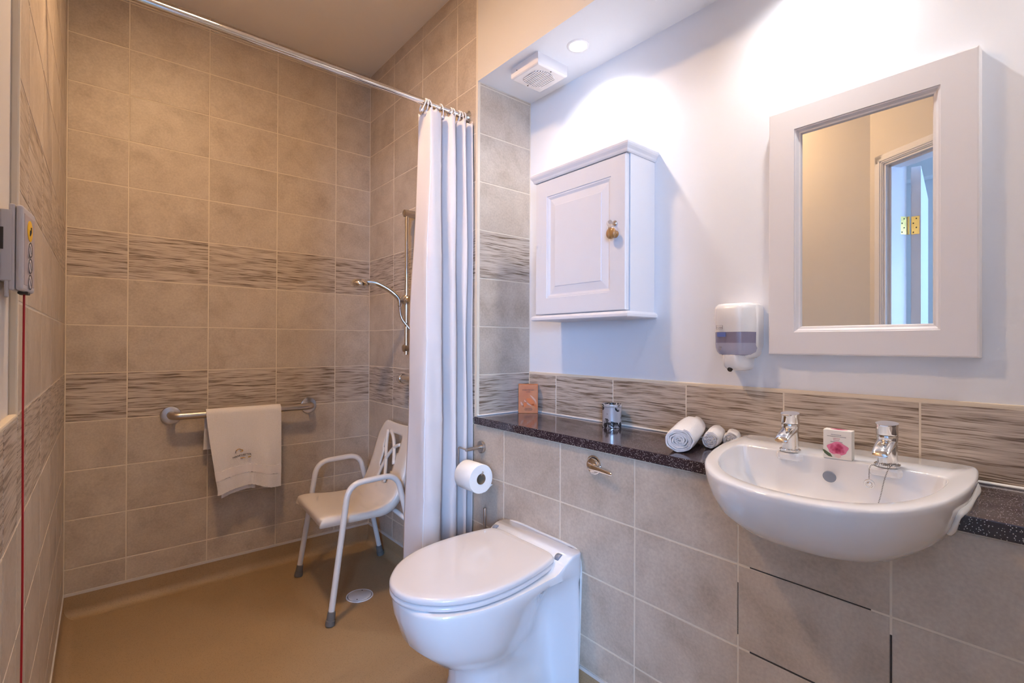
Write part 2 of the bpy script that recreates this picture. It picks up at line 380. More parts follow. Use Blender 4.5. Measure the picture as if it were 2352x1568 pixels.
def outline(half, n=6):
    """closed ring (x, y offset) from half outline points (x, hw) listed back -> front tip; symmetric"""
    c = smooth_curve([(a, b, 0) for a, b in half], n)
    R = [(p.x, -p.y) for p in c]; L = [(p.x, p.y) for p in c[::-1]]
    if abs(c[-1].y) < 1e-6: L = L[1:]
    if abs(c[0].y) < 1e-6: L = L[:-1]
    return R + L

# ---------------------------------------------------------------- measurements (metres; shower end wall y = 0, left wall x = 0, floor z = 0)
X1, X2, YR = 1.298, 1.586, -1.056
CEIL, SOF, SH0, SH1 = 2.665, 2.210, 0.800, 0.830
YEND = -3.0
TILE_T = 0.0009
JW = 0.0044

# ---------------------------------------------------------------- tiles
_tile_mesh = {}
def tile_mesh(w_, h, mat):
    key = (round(w_, 4), round(h, 4), mat)
    if key in _tile_mesh: return _tile_mesh[key]
    a, b = w_ / 2, h / 2; e = 0.0009; t = 0.006
    vs = [(-a, 0, -b), (a, 0, -b), (a, 0, b), (-a, 0, b)]
    vs = [(-a + e, 0, -b + e), (a - e, 0, -b + e), (a - e, 0, b - e), (-a + e, 0, b - e), (-a, e, -b), (a, e, -b), (a, e, b), (-a, e, b), (-a, t, -b), (a, t, -b), (a, t, b), (-a, t, b)]
    fs = [(0, 1, 2, 3)] + [(i + 4, (i + 1) % 4 + 4, (i + 1) % 4, i) for i in range(4)] + [(i + 8, (i + 1) % 4 + 8, (i + 1) % 4 + 4, i + 4) for i in range(4)]
    me = bpy.data.meshes.new('tile'); me.from_pydata(vs, [], fs); me.update(); me.materials.append(M[mat])
    _tile_mesh[key] = me; return me
def tile(parent, c, w_, h, rz, mat):
    o = bpy.data.objects.new('tile', tile_mesh(w_, h, mat)); COL.objects.link(o); o.parent = parent
    o.location = Vector(c) - Vector(parent['_org']); o.rotation_euler = (random.uniform(-.0009, .0009), 0, rz + random.uniform(-.0006, .0006))
    return o
def zrows(z0, z1):
    zs = [z0] + [k * .2 for k in range(0, 20) if z0 + .004 < k * .2 < z1 - .004] + [z1]
    return list(zip(zs[:-1], zs[1:]))
def is_streak(z): return 0.8 <= z < 1.0 or 1.4 <= z < 1.6
def tile_wall(parent, axis, plane, us, z0, z1, rz, skip=None):
    for (a, b) in zip(us[:-1], us[1:]):
        for (c, d) in zrows(z0, z1):
            zc = (c + d) / 2; uc = (a + b) / 2
            if skip and skip(uc, zc): continue
            w_, h = abs(b - a) - JW, d - c - JW
            if h < .003: continue
            p = (uc, plane, zc) if axis == 'x' else (plane, uc, zc)
            tile(parent, p, w_, h, rz, 'streak' if is_streak(zc) else 'stone')

TB = 0.100   # bottom of the wall tiles, above the coved vinyl
wall_back = struct(MB().box((-0.1, TILE_T, 0), (X2 + .1, 0.1, CEIL)).build('wall_back', 'grout', origin=(0, 0, 0)))
tile_wall(wall_back, 'x', 0, [0.0015, .2007, .5007, .8007, 1.1007, X1], TB, CEIL, 0)
wall_left = struct(MB().box((-0.1, 0.0, 0), (-TILE_T, -1.462, CEIL)).build('wall_left', 'grout', origin=(0, 0, 0)))
tile_wall(wall_left, 'y', 0, [-.001, -.12, -.42, -.72, -1.02, -1.32, -1.460], TB, CEIL, PI / 2)
YC = -1.957    # where the left wall meets the splayed door wall
PAINT_X = -0.011
MB().box((-0.1, -1.462, 1.0), (PAINT_X, YC, CEIL)).build('painted_panel', 'cream', wall_left)
MB().box((-0.1, -1.462, 0), (-TILE_T, YC, 0.993)).build('dado_backing', 'grout', wall_left)
tile_wall(wall_left, 'y', 0, [-1.460, -1.62, -1.92, YC - .0], TB, 1.0 - .006, PI / 2)
wall_right = struct(MB().box((X1 + TILE_T, 0.0, 0), (X2 + .1, YR + TILE_T, CEIL)).build('wall_right', 'grout', origin=(0, 0, 0)))
tile_wall(wall_right, 'y', X1, [-.001, -.302, -.602, -.902, YR + .011], SH0, CEIL, -PI / 2)
tile_wall(wall_right, 'y', X1, [-.001, -.302, -.602, -.9375, YR - .0], TB, SH0, -PI / 2, skip=lambda u, z: u < -.94)
tile_wall(wall_right, 'x', YR, [X1 + .012, X2 + .004], SH1 + .003, SOF, 0)
BYC = -2.285
def bshear(x): return -0.085 * (1.57 - x)      # the basin stands a touch askew
outer = outline([(1.572, 0), (1.572, .12), (1.572, .205), (1.566, .236), (1.540, .247), (1.45, .2485), (1.36, .243), (1.27, .229), (1.19, .206), (1.12, .170), (1.075, .124), (1.050, .064), (1.043, 0)], 5)
inner = outline([(1.408, 0), (1.408, .10), (1.408, .170), (1.406, .194), (1.392, .206), (1.34, .206), (1.28, .199), (1.22, .184), (1.17, .162), (1.125, .128), (1.098, .090), (1.082, .046), (1.077, 0)], 5)
B0 = 1.42
OUT = [(.712, .22, .25, -.080), (.7135, .40, .43, -.050), (.724, .59, .60, -.028), (.745, .765, .765, -.014), (.775, .895, .89, -.005), (.806, .958, .953, 0), (.835, .985, .982, 0)]
def oring(z, sx, sy, dx): return [((B0 + (x - B0) * sx + dx), BYC + bshear(B0 + (x - B0) * sx + dx) + y * sy, z) for x, y in outer]
def cross_x(rg, X):
    """y values where a ring crosses the plane x = X"""
    ys = []
    for a, b in zip(rg, rg[1:] + rg[:1]):
        if (a[0] - X) * (b[0] - X) < 0: t = (X - a[0]) / (b[0] - a[0]); ys.append(a[1] + (b[1] - a[1]) * t)
    return (min(ys), max(ys)) if len(ys) >= 2 else None
# the basin is let into the boxing: half width of its underside where it crosses the tiled face
LEVELS = [(z, cross_x(oring(z, a, b, c), X1)) for z, a, b, c in OUT]
LEVELS = [(z, c) for z, c in LEVELS if c]
def notch(y):
    """height of the basin's underside in the tiled face at y (a little inside its wall)"""
    if LEVELS[0][1][0] <= y <= LEVELS[0][1][1]: return LEVELS[0][0] + .007
    for (za, ca), (zb, cb_) in zip(LEVELS[:-1], LEVELS[1:]):
        for k in (0, 1):
            lo, hi = sorted((ca[k], cb_[k]))
            if lo <= y <= hi and hi > lo: return za + (zb - za) * abs(y - ca[k]) / (hi - lo) + .006
    return 9.0
def notched(y0, y1, z0, z1, x0, x1):
    """plate in the tiled face whose top edge follows the basin"""
    n_ = max(2, int(abs(y1 - y0) / .01)); ys = [y0 + (y1 - y0) * k / n_ for k in range(n_ + 1)]
    tops = [(y, min(z1, notch(y))) for y in ys]
    mb = MB()
    for (ya, za), (yb, zb) in zip(tops[:-1], tops[1:]):
        mb.add([(x0, ya, z0), (x0, yb, z0), (x0, yb, zb), (x0, ya, za), (x1, ya, z0), (x1, yb, z0), (x1, yb, zb), (x1, ya, za)], [(0, 1, 2, 3), (3, 2, 6, 7), (4, 7, 6, 5)])
    return mb
mb = MB().box((X1 + TILE_T, YR + TILE_T, 0), (X2 + .1, YEND, .66)); mb.box((X1 + TILE_T, YR + TILE_T, .66), (X2 + .1, -2.06, SH0 - .001)); mb.box((X1 + TILE_T, -2.575, .66), (X2 + .1, YEND, SH0 - .001))
n2_ = notched(-2.06, -2.575, .66, SH0 - .001, X1 + TILE_T, X1 + .012); mb.add(n2_.v, n2_.f)
wall_boxing = struct(mb.build('wall_boxing', 'grout', origin=(0, 0, 0)))
LYS = [-.9375, -1.2375, -1.5375, -1.8375, -2.1375, -2.4375, -2.7375, YEND]
tile_wall(wall_boxing, 'y', X1, LYS, TB, SH0 - .003, -PI / 2, skip=lambda u, z: z > .6 and -2.74 < u < -1.84)
for ya, yb in zip(LYS[3:6], LYS[4:7]):
    o = notched(ya - JW / 2, yb + JW / 2, .6 + JW / 2, SH0 - .003 - JW / 2, X1, X1 + .006)
    c_ = Vector((X1, (ya + yb) / 2, .7)); o.v = [Vector((-(v.y - c_.y), v.x - c_.x, v.z - c_.z)) for v in o.v]
    t_ = o.build('tile', 'stone', wall_boxing); t_.location = c_; t_.rotation_euler = (0, 0, -PI / 2)
# open joints round the removable access panel under the basin
def gap(y0, y1, z0, z1): MB().box((X1 + .0002, y0, z0), (X1 + .003, y1, z1)).build('open_joint', 'slot', wall_boxing)
j = JW / 2 - .0004
gap(-2.166, -2.405, .6 - j + .0004, .6 + j - .0004); gap(-2.166, -2.425, .4 - j, .4 + j)
gap(-2.4375 - j, -2.4375 + j, .40, .565); gap(-2.1375 - j * .5, -2.1375 + j * .5, .43, .555)
wall_niche = struct(MB().box((X2 + .006, YR + .0005, SH0), (X2 + .1, YEND, SOF + .02)).build('wall_niche', 'paint', origin=(0, 0, 0)))
MB().box((X2 + TILE_T, YR + .0005, SH1), (X2 + .007, YEND, 0.998)).build('splash_backing', 'grout', wall_niche)
tile_wall(wall_niche, 'y', X2, [YR - .002, -1.2287, -1.5287, -1.8287, -2.1287, -2.4287, -2.7287, YEND], SH1 + .003, 1.0 - .003, -PI / 2)
ceiling = struct(MB().box((-2.2, 0.1, CEIL), (2.2, -5.1, CEIL + .1)).build('ceiling', 'ceiling', origin=(0, 0, CEIL)))
# bulkhead over the niche (round openings for the downlights are hidden behind their bezels)
mb = MB().box((X1, YR + .0002, SOF), (X2 + .1, YEND, CEIL)); mb.mi = [0, 1, 1, 1, 1, 1]; mb.build('bulkhead', None, ceiling, mats=['paint', 'cream'])
floor = struct(MB().box((-2.2, 0.1, -0.1), (2.2, -5.1, 0)).build('floor', 'vinyl', origin=(0, 0, 0)))
# coved skirting: quarter-round then upright, capped by a strip
def cove(name, p0, p1, nrm, up=TB - .008):
    p0, p1, nrm = Vector(p0), Vector(p1), Vector(nrm); R_ = 0.038; t = .0025
    prof = [(t, up), (t, R_)] + [(t + R_ * (1 - math.cos(a)), R_ * (1 - math.sin(a))) for a in [PI / 2 * k / 8 for k in range(1, 9)]] + [(t + R_, 0.0), (-.003, 0.0), (-.003, up)]
    prof = [(a, max(b, .0004)) for a, b in prof]
    rings = [[p + nrm * a + Vector((0, 0, b)) for a, b in prof] for p in (p0, p1)]
    return MB().loft(rings).build(name, 'vinyl', floor, smooth=True, auto=40)
cove('cove_skirting', (-.001, 0, 0), (X1, 0, 0), (0, -1, 0)); cove('cove_skirting', (X1, 0, 0), (X1, YEND, 0), (-1, 0, 0)); cove('cove_skirting', (0, 0, 0), (0, YC, 0), (1, 0, 0))
for k, (a, b) in enumerate([((-.0, .004, TB - .010), (X1, -.0035, TB + .001)), ((X1 + .004, 0, TB - .010), (X1 - .0035, YEND, TB + .001)), ((-.004, 0, TB - .010), (.0035, YC, TB + .001))]):
    struct(MB().box(a, b).build('trim_%d' % (k + 1), 'cap'))
def quarter_trim(name, c, z0, z1):
    r = 0.011; prof = [(c[0] + r - r * math.cos(a), c[1] + r - r * math.sin(a)) for a in [PI / 2 * k / 6 for k in range(7)]] + [(c[0] + r, c[1] + r)]
    return struct(MB().prism([(x, y, z0) for x, y in prof], (0, 0, z1 - z0)).build(name, 'trim', smooth=True, auto=40))
quarter_trim('trim_4', (X1, YR), SH1, CEIL)
struct(MB().box((-0.012, -1.4625, .995), (0.0008, -1.4715, CEIL)).build('trim_5', 'trim', bevel=.003))
struct(MB().box((-0.012, -1.4625, .9935), (0.0008, YC, 1.0015)).build('trim_6', 'trim', bevel=.003))
struct(MB().box((X2 + .0005, YR - .001, .9965), (X2 + .008, YEND, 1.005)).build('trim_7', 'trim', bevel=.002))
struct(MB().box((X2 - .006, YR - .004, SH1 - .0005), (X2 + .004, YEND, SH1 + .006)).build('trim_8', 'sealant', bevel=.003))
struct(MB().box((X1 + .004, YR - .007, SH1 - .0005), (X2 + .004, YR + .002, SH1 + .006)).build('trim_9', 'sealant', bevel=.003))

# ---------------------------------------------------------------- splayed door wall, door and the bedroom behind the camera
DD = Vector((0.5, -0.8660, 0)); DN = Vector((0.8660, 0.5, 0)); DC = Vector((0, YC, 0))
def W(s, n, z): return DC + DD * s + DN * n + Vector((0, 0, z))
def wbox(mb, s0, s1, n0, n1, z0, z1):
    vs = [W(s, n, z) for z in (z0, z1) for s, n in ((s0, n0), (s1, n0), (s1, n1), (s0, n1))]
    return mb.add(vs, [(0, 3, 2, 1), (4, 5, 6, 7), (0, 1, 5, 4), (1, 2, 6, 5), (2, 3, 7, 6), (3, 0, 4, 7)])
S0, S1, DOORH = 0.056, 0.965, 2.04
mb = MB(); wbox(mb, -.02, S0 - .015, -.12, 0, 0, CEIL); wbox(mb, S1 + .015, 1.32, -.12, 0, 0, CEIL); wbox(mb, S0 - .015, S1 + .015, -.12, 0, DOORH + .015, CEIL)
struct(mb.build('wall_front', 'cream'))
e1 = W(1.30, -.06, 0)
struct(MB().box((e1.x, e1.y - .06, 0), (X2 + .1, e1.y + .06, CEIL)).build('wall_end', 'cream'))
door = thing('door_1', 'white panel door standing open into the bedroom', 'door', tuple(W(S0, -.06, 0))); door['kind'] = 'structure'
mb = MB(); wbox(mb, S0 - .015, S0 + .012, -.122, .001, 0, DOORH); wbox(mb, S1 - .012, S1 + .015, -.122, .001, 0, DOORH); wbox(mb, S0 - .015, S1 + .015, -.122, .001, DOORH - .012, DOORH + .015)
mb.build('door_lining', 'cabinet', door)
mb = MB(); wbox(mb, S0 + .012, S0 + .024, -.075, -.02, 0, DOORH - .012); wbox(mb, S1 - .024, S1 - .012, -.075, -.02, 0, DOORH - .012); wbox(mb, S0 + .012, S1 - .012, -.075, -.02, DOORH - .024, DOORH - .012)
mb.build('door_stop', 'cabinet', door)
AW = 0.049
for a, b, t in ((0, AW, .006), (.006, AW - .008, .010), (.014, AW - .022, .0135)):
    mb = MB(); wbox(mb, S0 + .003 - b, S0 + .003 - a, 0, t, 0, DOORH + b - .003); wbox(mb, S1 - .003 + a, S1 - .003 + b, 0, t, 0, DOORH + b - .003); wbox(mb, S0 + .003 - b, S1 - .003 + b, 0, t, DOORH - .003 + a, DOORH - .003 + b)
    mb.build('architrave', 'cabinet', door, bevel=.002)
# door leaf, swung about 130 degrees into the bedroom
hp = W(S0 + .012, -.128, 0); ld = Vector((-0.955, 0.13, 0)).normalized(); ln = Vector((-ld.y, ld.x, 0))
if ln.y > 0: ln = -ln
def LB(mb, a0, a1, t0, t1, z0, z1):
    vs = [hp + ld * a + ln * t + Vector((0, 0, z)) for z in (z0, z1) for a, t in ((a0, t0), (a1, t0), (a1, t1), (a0, t1))]
    return mb.add(vs, [(0, 3, 2, 1), (4, 5, 6, 7), (0, 1, 5, 4), (1, 2, 6, 5), (2, 3, 7, 6), (3, 0, 4, 7)])
mb = MB(); LB(mb, .01, .76, .012, .052, .008, DOORH - .016); mb.build('door_leaf', 'cabinet', door, bevel=.002)
mb = MB(); LB(mb, .62, .76, .052, .058, .97, 1.12); LB(mb, .66, .72, .058, .10, 1.03, 1.05); mb.build('door_handle', 'chrome', door)
for hz in (.25, 1.0, 1.73):
    h = MB().tube([hp + ln * .004 + Vector((0, 0, hz - .045)), hp + ln * .004 + Vector((0, 0, hz + .045))], .006, 10)
    LB(h, .009, .0105, .014, .046, hz - .045, hz + .045); wbox(h, S0 + .012, S0 + .0135, -.122, -.084, hz - .045, hz + .045)
    ho = h.build('hinge', 'brass', door, smooth=True, auto=30)
    s_ = MB()
    for k in range(4):
        zz = hz - .034 + k * .0225; aa = .022 + .012 * (k % 2)
        c = hp + ld * .0088 + ln * aa + Vector((0, 0, zz)); s_.lathe([(.0032, 0), (.0032, .0006)], c, axis=-ld, seg=8)
        c = W(S0 + .0136, -.094 - .012 * (k % 2), zz); s_.lathe([(.0032, 0), (.0032, .0006)], c, axis=DD, seg=8)
    s_.build('hinge_screw', 'slot', ho)
struct(MB().box((-2.2, 0.1, 0), (-2.1, -5.1, CEIL)).build('wall_bedroom_side', 'bedroom'))
struct(MB().box((-2.2, 0.1, 0), (-0.1, 0.0, CEIL)).build('wall_bedroom_far', 'bedroom'))
struct(MB().box((X2 + .1, -2.9, 0), (X2 + .2, -5.1, CEIL)).build('wall_bedroom_other', 'bedroom'))
WX0, WX1, WZ0, WZ1 = -2.1, -.88, .75, 2.15
mb = MB(); mb.box((WX1, -5.1, 0), (X2 + .2, -5.0, CEIL)); mb.box((WX0, -5.1, 0), (WX1, -5.0, WZ0)); mb.box((WX0, -5.1, WZ1), (WX1, -5.0, CEIL))
struct(mb.build('wall_bedroom_window', 'bedroom'))
mb = MB(); fr = .05; WM = (WX0 + WX1) / 2
for a, b in (((WX0, WZ0), (WX0 + fr, WZ1)), ((WX1 - fr, WZ0), (WX1, WZ1)), ((WX0, WZ0), (WX1, WZ0 + fr)), ((WX0, WZ1 - fr), (WX1, WZ1)), ((WM - .03, WZ0), (WM + .03, WZ1))):
    mb.box((a[0], -5.08, a[1]), (b[0], -5.02, b[1]))
win = struct(mb.build('window_1', 'cabinet'))
for a, b in ((WX0 + fr, WM - .03), (WM + .03, WX1 - fr)):
    MB().box((a, -5.055, WZ0 + fr), (b, -5.049, WZ1 - fr)).build('pane', 'glass', win)
mb = MB(); mb.box((-2.1, 0.0, CEIL - .2), (-2.03, -5.0, CEIL)); struct(mb.build('trim_10', 'bedroom', bevel=.02))

# ---------------------------------------------------------------- worktop
fx = X1 - .012
pts = [(fx, YR + .018), (X2 + .0008, YR + .018 - .018), (X2 + .0008, YEND), (fx, YEND), (fx, -2.51), (1.40, -2.51), (1.40, -2.09), (fx, -2.09)]
pts = [(fx, YR - .0), (X2 + .0008, YR - .0), (X2 + .0008, YEND), (fx, YEND), (fx, -2.522), (1.36, -2.522), (1.47, -2.51), (1.47, -2.06), (1.36, -2.075), (fx, -2.11)]
wt = MB().prism([(x, y, SH0) for x, y in pts], (0, 0, SH1 - SH0)).build('worktop', 'granite', bevel=.002)
tag(wt, 'dark speckled granite worktop over the tiled boxing', 'worktop')

# ---------------------------------------------------------------- basin
def ring(o, z, sx=1.0, sy=1.0, cx=1.3, dx=0.0, zfun=None):
    r = []
    for x, y in o:
        xx = cx + (x - cx) * sx + dx; r.append(Vector((xx, BYC + bshear(xx) + y * sy, z if zfun is None else zfun(xx, z))))
    return r
def rimz(x, z): return z - 0.010 * max(0, (1.40 - x) / .36) ** 1.5
b0 = B0
rings = [[Vector(p) for p in oring(*q)] for q in OUT[:-1]] + [ring(outer, .835, .985, .982, b0, 0, rimz), ring(outer, .853, .997, .996, b0, 0, rimz), ring(outer, .862, 1.0, 1.0, b0, 0, rimz), ring(outer, .8665, .995, .994, b0, 0, rimz), ring(outer, .868, .983, .980, b0, 0, rimz),
         ring(inner, .868, 1.018, 1.018, 1.25, 0, rimz), ring(inner, .867, 1.006, 1.006, 1.25, 0, rimz), ring(inner, .863, 1.0, 1.0, 1.25, 0, rimz), ring(inner, .850, .993, .99, 1.25), ring(inner, .80, .94, .94, 1.25), ring(inner, .765, .80, .80, 1.25, .01), ring(inner, .744, .57, .57, 1.25, .02), ring(inner, .737, .2, .2, 1.25, .025)]
bas = thing('basin', 'white ceramic semi-recessed wash basin set into the dark worktop', 'basin', (1.3, BYC, .668))
MB().loft(rings).build('bowl', 'ceramic', bas, smooth=True, auto=60)
iy = lambda x: BYC + bshear(x)
# overflow disc on the back of the bowl, plug hole, sealant bead
MB().lathe([(.0, 0), (.0122, 0), (.0135, .001), (.0135, .004)], (1.386, iy(1.385) - .003, .829), axis=(1, 0, .28), seg=24).build('overflow_cap', 'charcoal', bas, smooth=True, auto=40)
MB().lathe([(.022, 0), (.022, .003), (.015, .003), (.013, .001)], (1.27, iy(1.27), .7365), seg=24).build('plug_hole', 'chrome', bas, smooth=True, auto=40)
for y0 in (.087, -.104):
    c = [(1.415, y0 - .034), (1.394, y0 - .024), (1.394, y0 + .024), (1.415, y0 + .034)]
    mb = MB(); mb.prism([(x, iy(x) + y,   .848) for x, y in c], (0, 0, .0194)); mb.build('tap_ledge', 'ceramic', bas, bevel=.006)
bead = smooth_curve([(1.566, -2.526, SH1 + .002), (1.50, -2.537, SH1 + .002), (1.42, -2.541, SH1 + .002), (1.35, -2.543, SH1 + .001), (1.298, -2.541, SH1 + .001), (1.284, -2.538, SH1 - .004), (1.283, -2.534, SH0 + .012), (1.288, -2.529, SH0), (1.293, -2.523, SH0 - .010)], 6)
MB().tube(bead, [.0052 + .0010 * math.sin(k * .33) for k in range(len(bead))], 8).build('sealant_bead', 'sealant', bas, smooth=True)

# ---------------------------------------------------------------- taps, plug chain, soap carton
def make_tap(x, y, label):
    z = .8685
    t = thing('pillar_tap', label, 'tap', (x, y, z), 'pair of chrome basin taps')
    MB().lathe([(.0235, 0), (.0235, .004), (.021, .006), (.0195, .007)], (x, y, z), seg=28).build('base_ring', 'chrome', t, smooth=True, auto=40)
    MB().lathe([(.0185, .006), (.0185, .052), (.0195, .060), (.0200, .064), (.0196, .067)], (x, y, z), seg=28).build('body', 'chrome', t, smooth=True, auto=50)
    # spout: lofted ellipses reaching out over the bowl
    rs = []
    for k, (d, zc, a, b) in enumerate([(-.004, .052, .0185, .013), (.012, .050, .0185, .0125), (.028, .045, .0175, .0105), (.042, .039, .0165, .008), (.052, .034, .015, .006), (.056, .031, .0135, .0045)]):
        rs.append([Vector((x - d + .25 * b * math.sin(q), y + a * math.cos(q), z + zc + b * math.sin(q))) for q in [2 * PI * m / 20 for m in range(20)]])
    MB().loft(rs).build('spout', 'chrome', t, smooth=True, auto=50)
    MB().lathe([(.0105, -.004), (.0105, .004)], (x - .043, y, z + .030), axis=(.25, 0, 1), seg=20).build('aerator', 'steel', t, smooth=True, auto=40)
    # lever head, sloping top with a lip over the bowl
    rs = []
    for h, rr, dx in ((.068, .0190, 0), (.071, .0200, 0), (.088, .0200, -.0005), (.0925, .0205, -.0012)):
        rs.append([Vector((x + dx + rr * math.cos(q), y + rr * math.sin(q), z + h + (.003 * math.cos(q) if h > .08 else 0))) for q in [2 * PI * m / 28 for m in range(28)]])
    hd = MB().loft(rs).build('lever_head', 'chrome', t, smooth=True, auto=40)
    mb = MB(); mb.prism([(x - .018, y - .011, z + .0875), (x - .0265, y - .008, z + .087), (x - .0265, y + .008, z + .087), (x - .018, y + .011, z + .0875)], (0, 0, .004)); mb.build('lever_lip', 'chrome', hd, bevel=.0012)
    return t
make_tap(1.420, iy(1.42) + .089, 'left chrome basin tap beside the rolled towels')
TR = (1.420, iy(1.42) - .106); make_tap(TR[0], TR[1], 'right chrome basin tap with the plug chain round its base')
ch = thing('plug_chain', 'thin beaded plug chain looped round the right tap base', 'chain', (TR[0], TR[1], .87))
loop = [(TR[0] + .0235 * math.cos(a), TR[1] + .0235 * math.sin(a), .876) for a in [PI * (1.75 - 1.45 * k / 12) for k in range(13)]]
path = smooth_curve([(1.378, TR[1] + .022, .842), (1.386, TR[1] + .024, .856), (1.392, TR[1] + .022, .870)] + [(1.3965, TR[1] + .006, .875), (1.402, TR[1] - .015, .876), (1.418, TR[1] - .0235, .876)], 5)
path2 = smooth_curve([(1.402, TR[1] - .015, .877), (1.388, TR[1] - .010, .870), (1.380, TR[1] - .004, .845), (1.371, TR[1] + .002, .805), (1.345, TR[1] + .008, .775), (1.31, TR[1] + .03, .754), (1.28, TR[1] + .06, .743)], 8)
def beads(path, step=.0034, r=.0016):
    mb = MB(); acc = 0; last = path[0]
    pts_ = [path[0]]
    for a, b in zip(path[:-1], path[1:]):
        d = (b - a).length; t = step - acc
        while t <= d: pts_.append(a.lerp(b, t / d)); t += step
        acc = (acc + d) % step
    for p in pts_: mb.add([p + Vector(q) * r for q in ((1, 0, 0), (-1, 0, 0), (0, 1, 0), (0, -1, 0), (0, 0, 1), (0, 0, -1))], [(0, 2, 4), (2, 1, 4), (1, 3, 4), (3, 0, 4), (2, 0, 5), (1, 2, 5), (3, 1, 5), (0, 3, 5)])
    return mb
o = beads(path).build('short_chain', 'chain', ch, smooth=True); o['kind'] = 'stuff'
o = beads(path2).build('long_chain', 'chain', ch, smooth=True); o['kind'] = 'stuff'
c = Vector((1.376, TR[1] + .021, .833))
MB().tube([c + Vector((0, .0085 * math.cos(a), .0085 * math.sin(a))) for a in [2 * PI * k / 20 for k in range(20)]], .0016, 8, closed=True).lathe([(.0035, -.002), (.0055, 0), (.0035, .002)], c, axis='X', seg=14).build('end_ring', 'chrome', ch, smooth=True)

def carton(name, label, cat, c, w_, d, h, rz, mat, bev=.0012):
    t = thing(name, label, cat, c, None, rz); t['_org'] = (0, 0, 0)
    MB().box((-w_ / 2, -d / 2, 0), (w_ / 2, d / 2, h)).build('carton', mat, t, bevel=bev)
    return t
# local frame: front face is -y
sx, sy = 1.420, iy(1.42) + .0
sb = carton('soap_carton', 'ivory soap carton printed with a pink rose between the taps', 'box', (sx, sy - .015, .8685), .056, .026, .066, math.radians(-87), 'ivory')
fy = -.0133
def blob(cx, cz, pts_, y=fy): return [(cx + x, y, cz + z) for x, z in pts_]
rp = [(.0205 * math.cos(a) * (1 + .10 * math.sin(5 * a)), .0150 * math.sin(a) * (1 + .08 * math.cos(4 * a))) for a in [2 * PI * k / 28 for k in range(28)]]
ro = MB().prism([(x, 0, z) for x, z in rp], (0, -.0003, 0)).build('rose_print', 'rose', sb); ro.location = (.001, fy, .024)
rt = MB().prism([(x * .8, z * .45, 0) for x, z in rp], (0, 0, .0003)).build('rose_print', 'rose', sb); rt.location = (0, 0, .0664)
MB().prism(blob(-.021, .0125, [(-.009, .007), (-.003, .005), (.008, -.002), (.012, -.009), (.004, -.008), (-.004, -.002)]), (0, -.0003, 0)).build('leaf_print', 'leaf', sb)
MB().prism(blob(0.001, .0085, [(-.008, .002), (-.002, .004), (.006, .003), (.007, -.003), (.002, -.006), (-.005, -.004)]), (0, -.0004, 0)).build('bud_print', 'bud', sb)
for (zz, ww, mt) in ((.0545, .020, 'greyink'), (.0505, .036, 'greyink'), (.046, .012, 'pinkink'), (.0425, .011, 'pinkink'), (.0385, .022, 'greyink')):
    mb = MB(); x = -ww / 2
    while x < ww / 2: 
        q = random.uniform(.001, .0024); mb.box((x - .002, fy, zz), (x - .002 + q, fy - .0002, zz + .0013)); x += q + .0006
    mb.build('print_line', mt, sb)

# ---------------------------------------------------------------- orange carton, silver pot, rolled towels on the worktop
ob = carton('orange_carton', 'small orange carton with petal print in the worktop corner', 'box', (1.538, -1.106, SH1), .084, .034, .124, math.radians(-40), 'orange')
fy = -.0175
text_part('title_print', 'STORY OF LILY', .0076, 'ink', ob, (0, fy, .097), (1, 0, 0), (0, 0, 1))
for zz, ww in ((.0912, .018), (.0205, .028), (.0165, .036), (.0125, .030)):
    mb = MB(); x = -ww / 2
    while x < ww / 2:
        q = random.uniform(.001, .0026); mb.box((x, fy, zz), (x + q, fy - .0002, zz + .0013)); x += q + .0006
    mb.build('print_line', 'ink', ob)
for mt, P_ in (('petal', [(-.006, .062), (.004, .064), (.016, .055), (.021, .042), (.017, .032), (.006, .040), (-.002, .050)]), ('petal', [(.006, .036), (.02, .030), (.028, .018), (.028, .034), (.018, .040)]), ('petal', [(-.014, .044), (-.006, .050), (-.004, .038), (-.010, .028), (-.020, .030)]),
               ('palepetal', [(.006, .078), (.012, .066), (.022, .052), (.027, .040), (.024, .058), (.014, .072)]), ('palepetal', [(-.024, .050), (-.018, .040), (-.014, .030), (-.020, .032), (-.025, .042)]), ('palepetal', [(-.012, .058), (-.006, .048), (.008, .036), (.012, .030), (-.002, .038), (-.012, .050)])):
    cc = smooth_curve([(x, fy, z) for x, z in [(q[0] * 1.3, q[1]) for q in P_]], 3, True); MB().prism(cc, (0, -.0002, 0)).build('petal_print', mt, ob)
pot = thing('silver_pot', 'small mottled silver pot with a beaded rim on the worktop', 'pot', (1.532, -1.567, SH1))
MB().lathe([(.030, 0), (.0335, .001), (.034, .004), (.034, .076), (.0355, .080), (.0355, .083), (.0335, .084), (.0320, .083), (.0315, .076), (.0315, .006), (.0, .005)], (1.532, -1.567, SH1), seg=40, cap=False).build('body', 'silver', pot, smooth=True, auto=50)
mb = MB()
for k in range(44):
    a = 2 * PI * k / 44; p = Vector((1.532 + .0358 * math.cos(a), -1.567 + .0358 * math.sin(a), SH1 + .0765)); r = .0024
    mb.add([p + Vector(q) * r for q in ((1, 0, 0), (-1, 0, 0), (0, 1, 0), (0, -1, 0), (0, 0, 1), (0, 0, -1))], [(0, 2, 4), (2, 1, 4), (1, 3, 4), (3, 0, 4), (2, 0, 5), (1, 2, 5), (3, 1, 5), (0, 3, 5)])
mb.build('beaded_rim', 'chrome', pot, smooth=True)
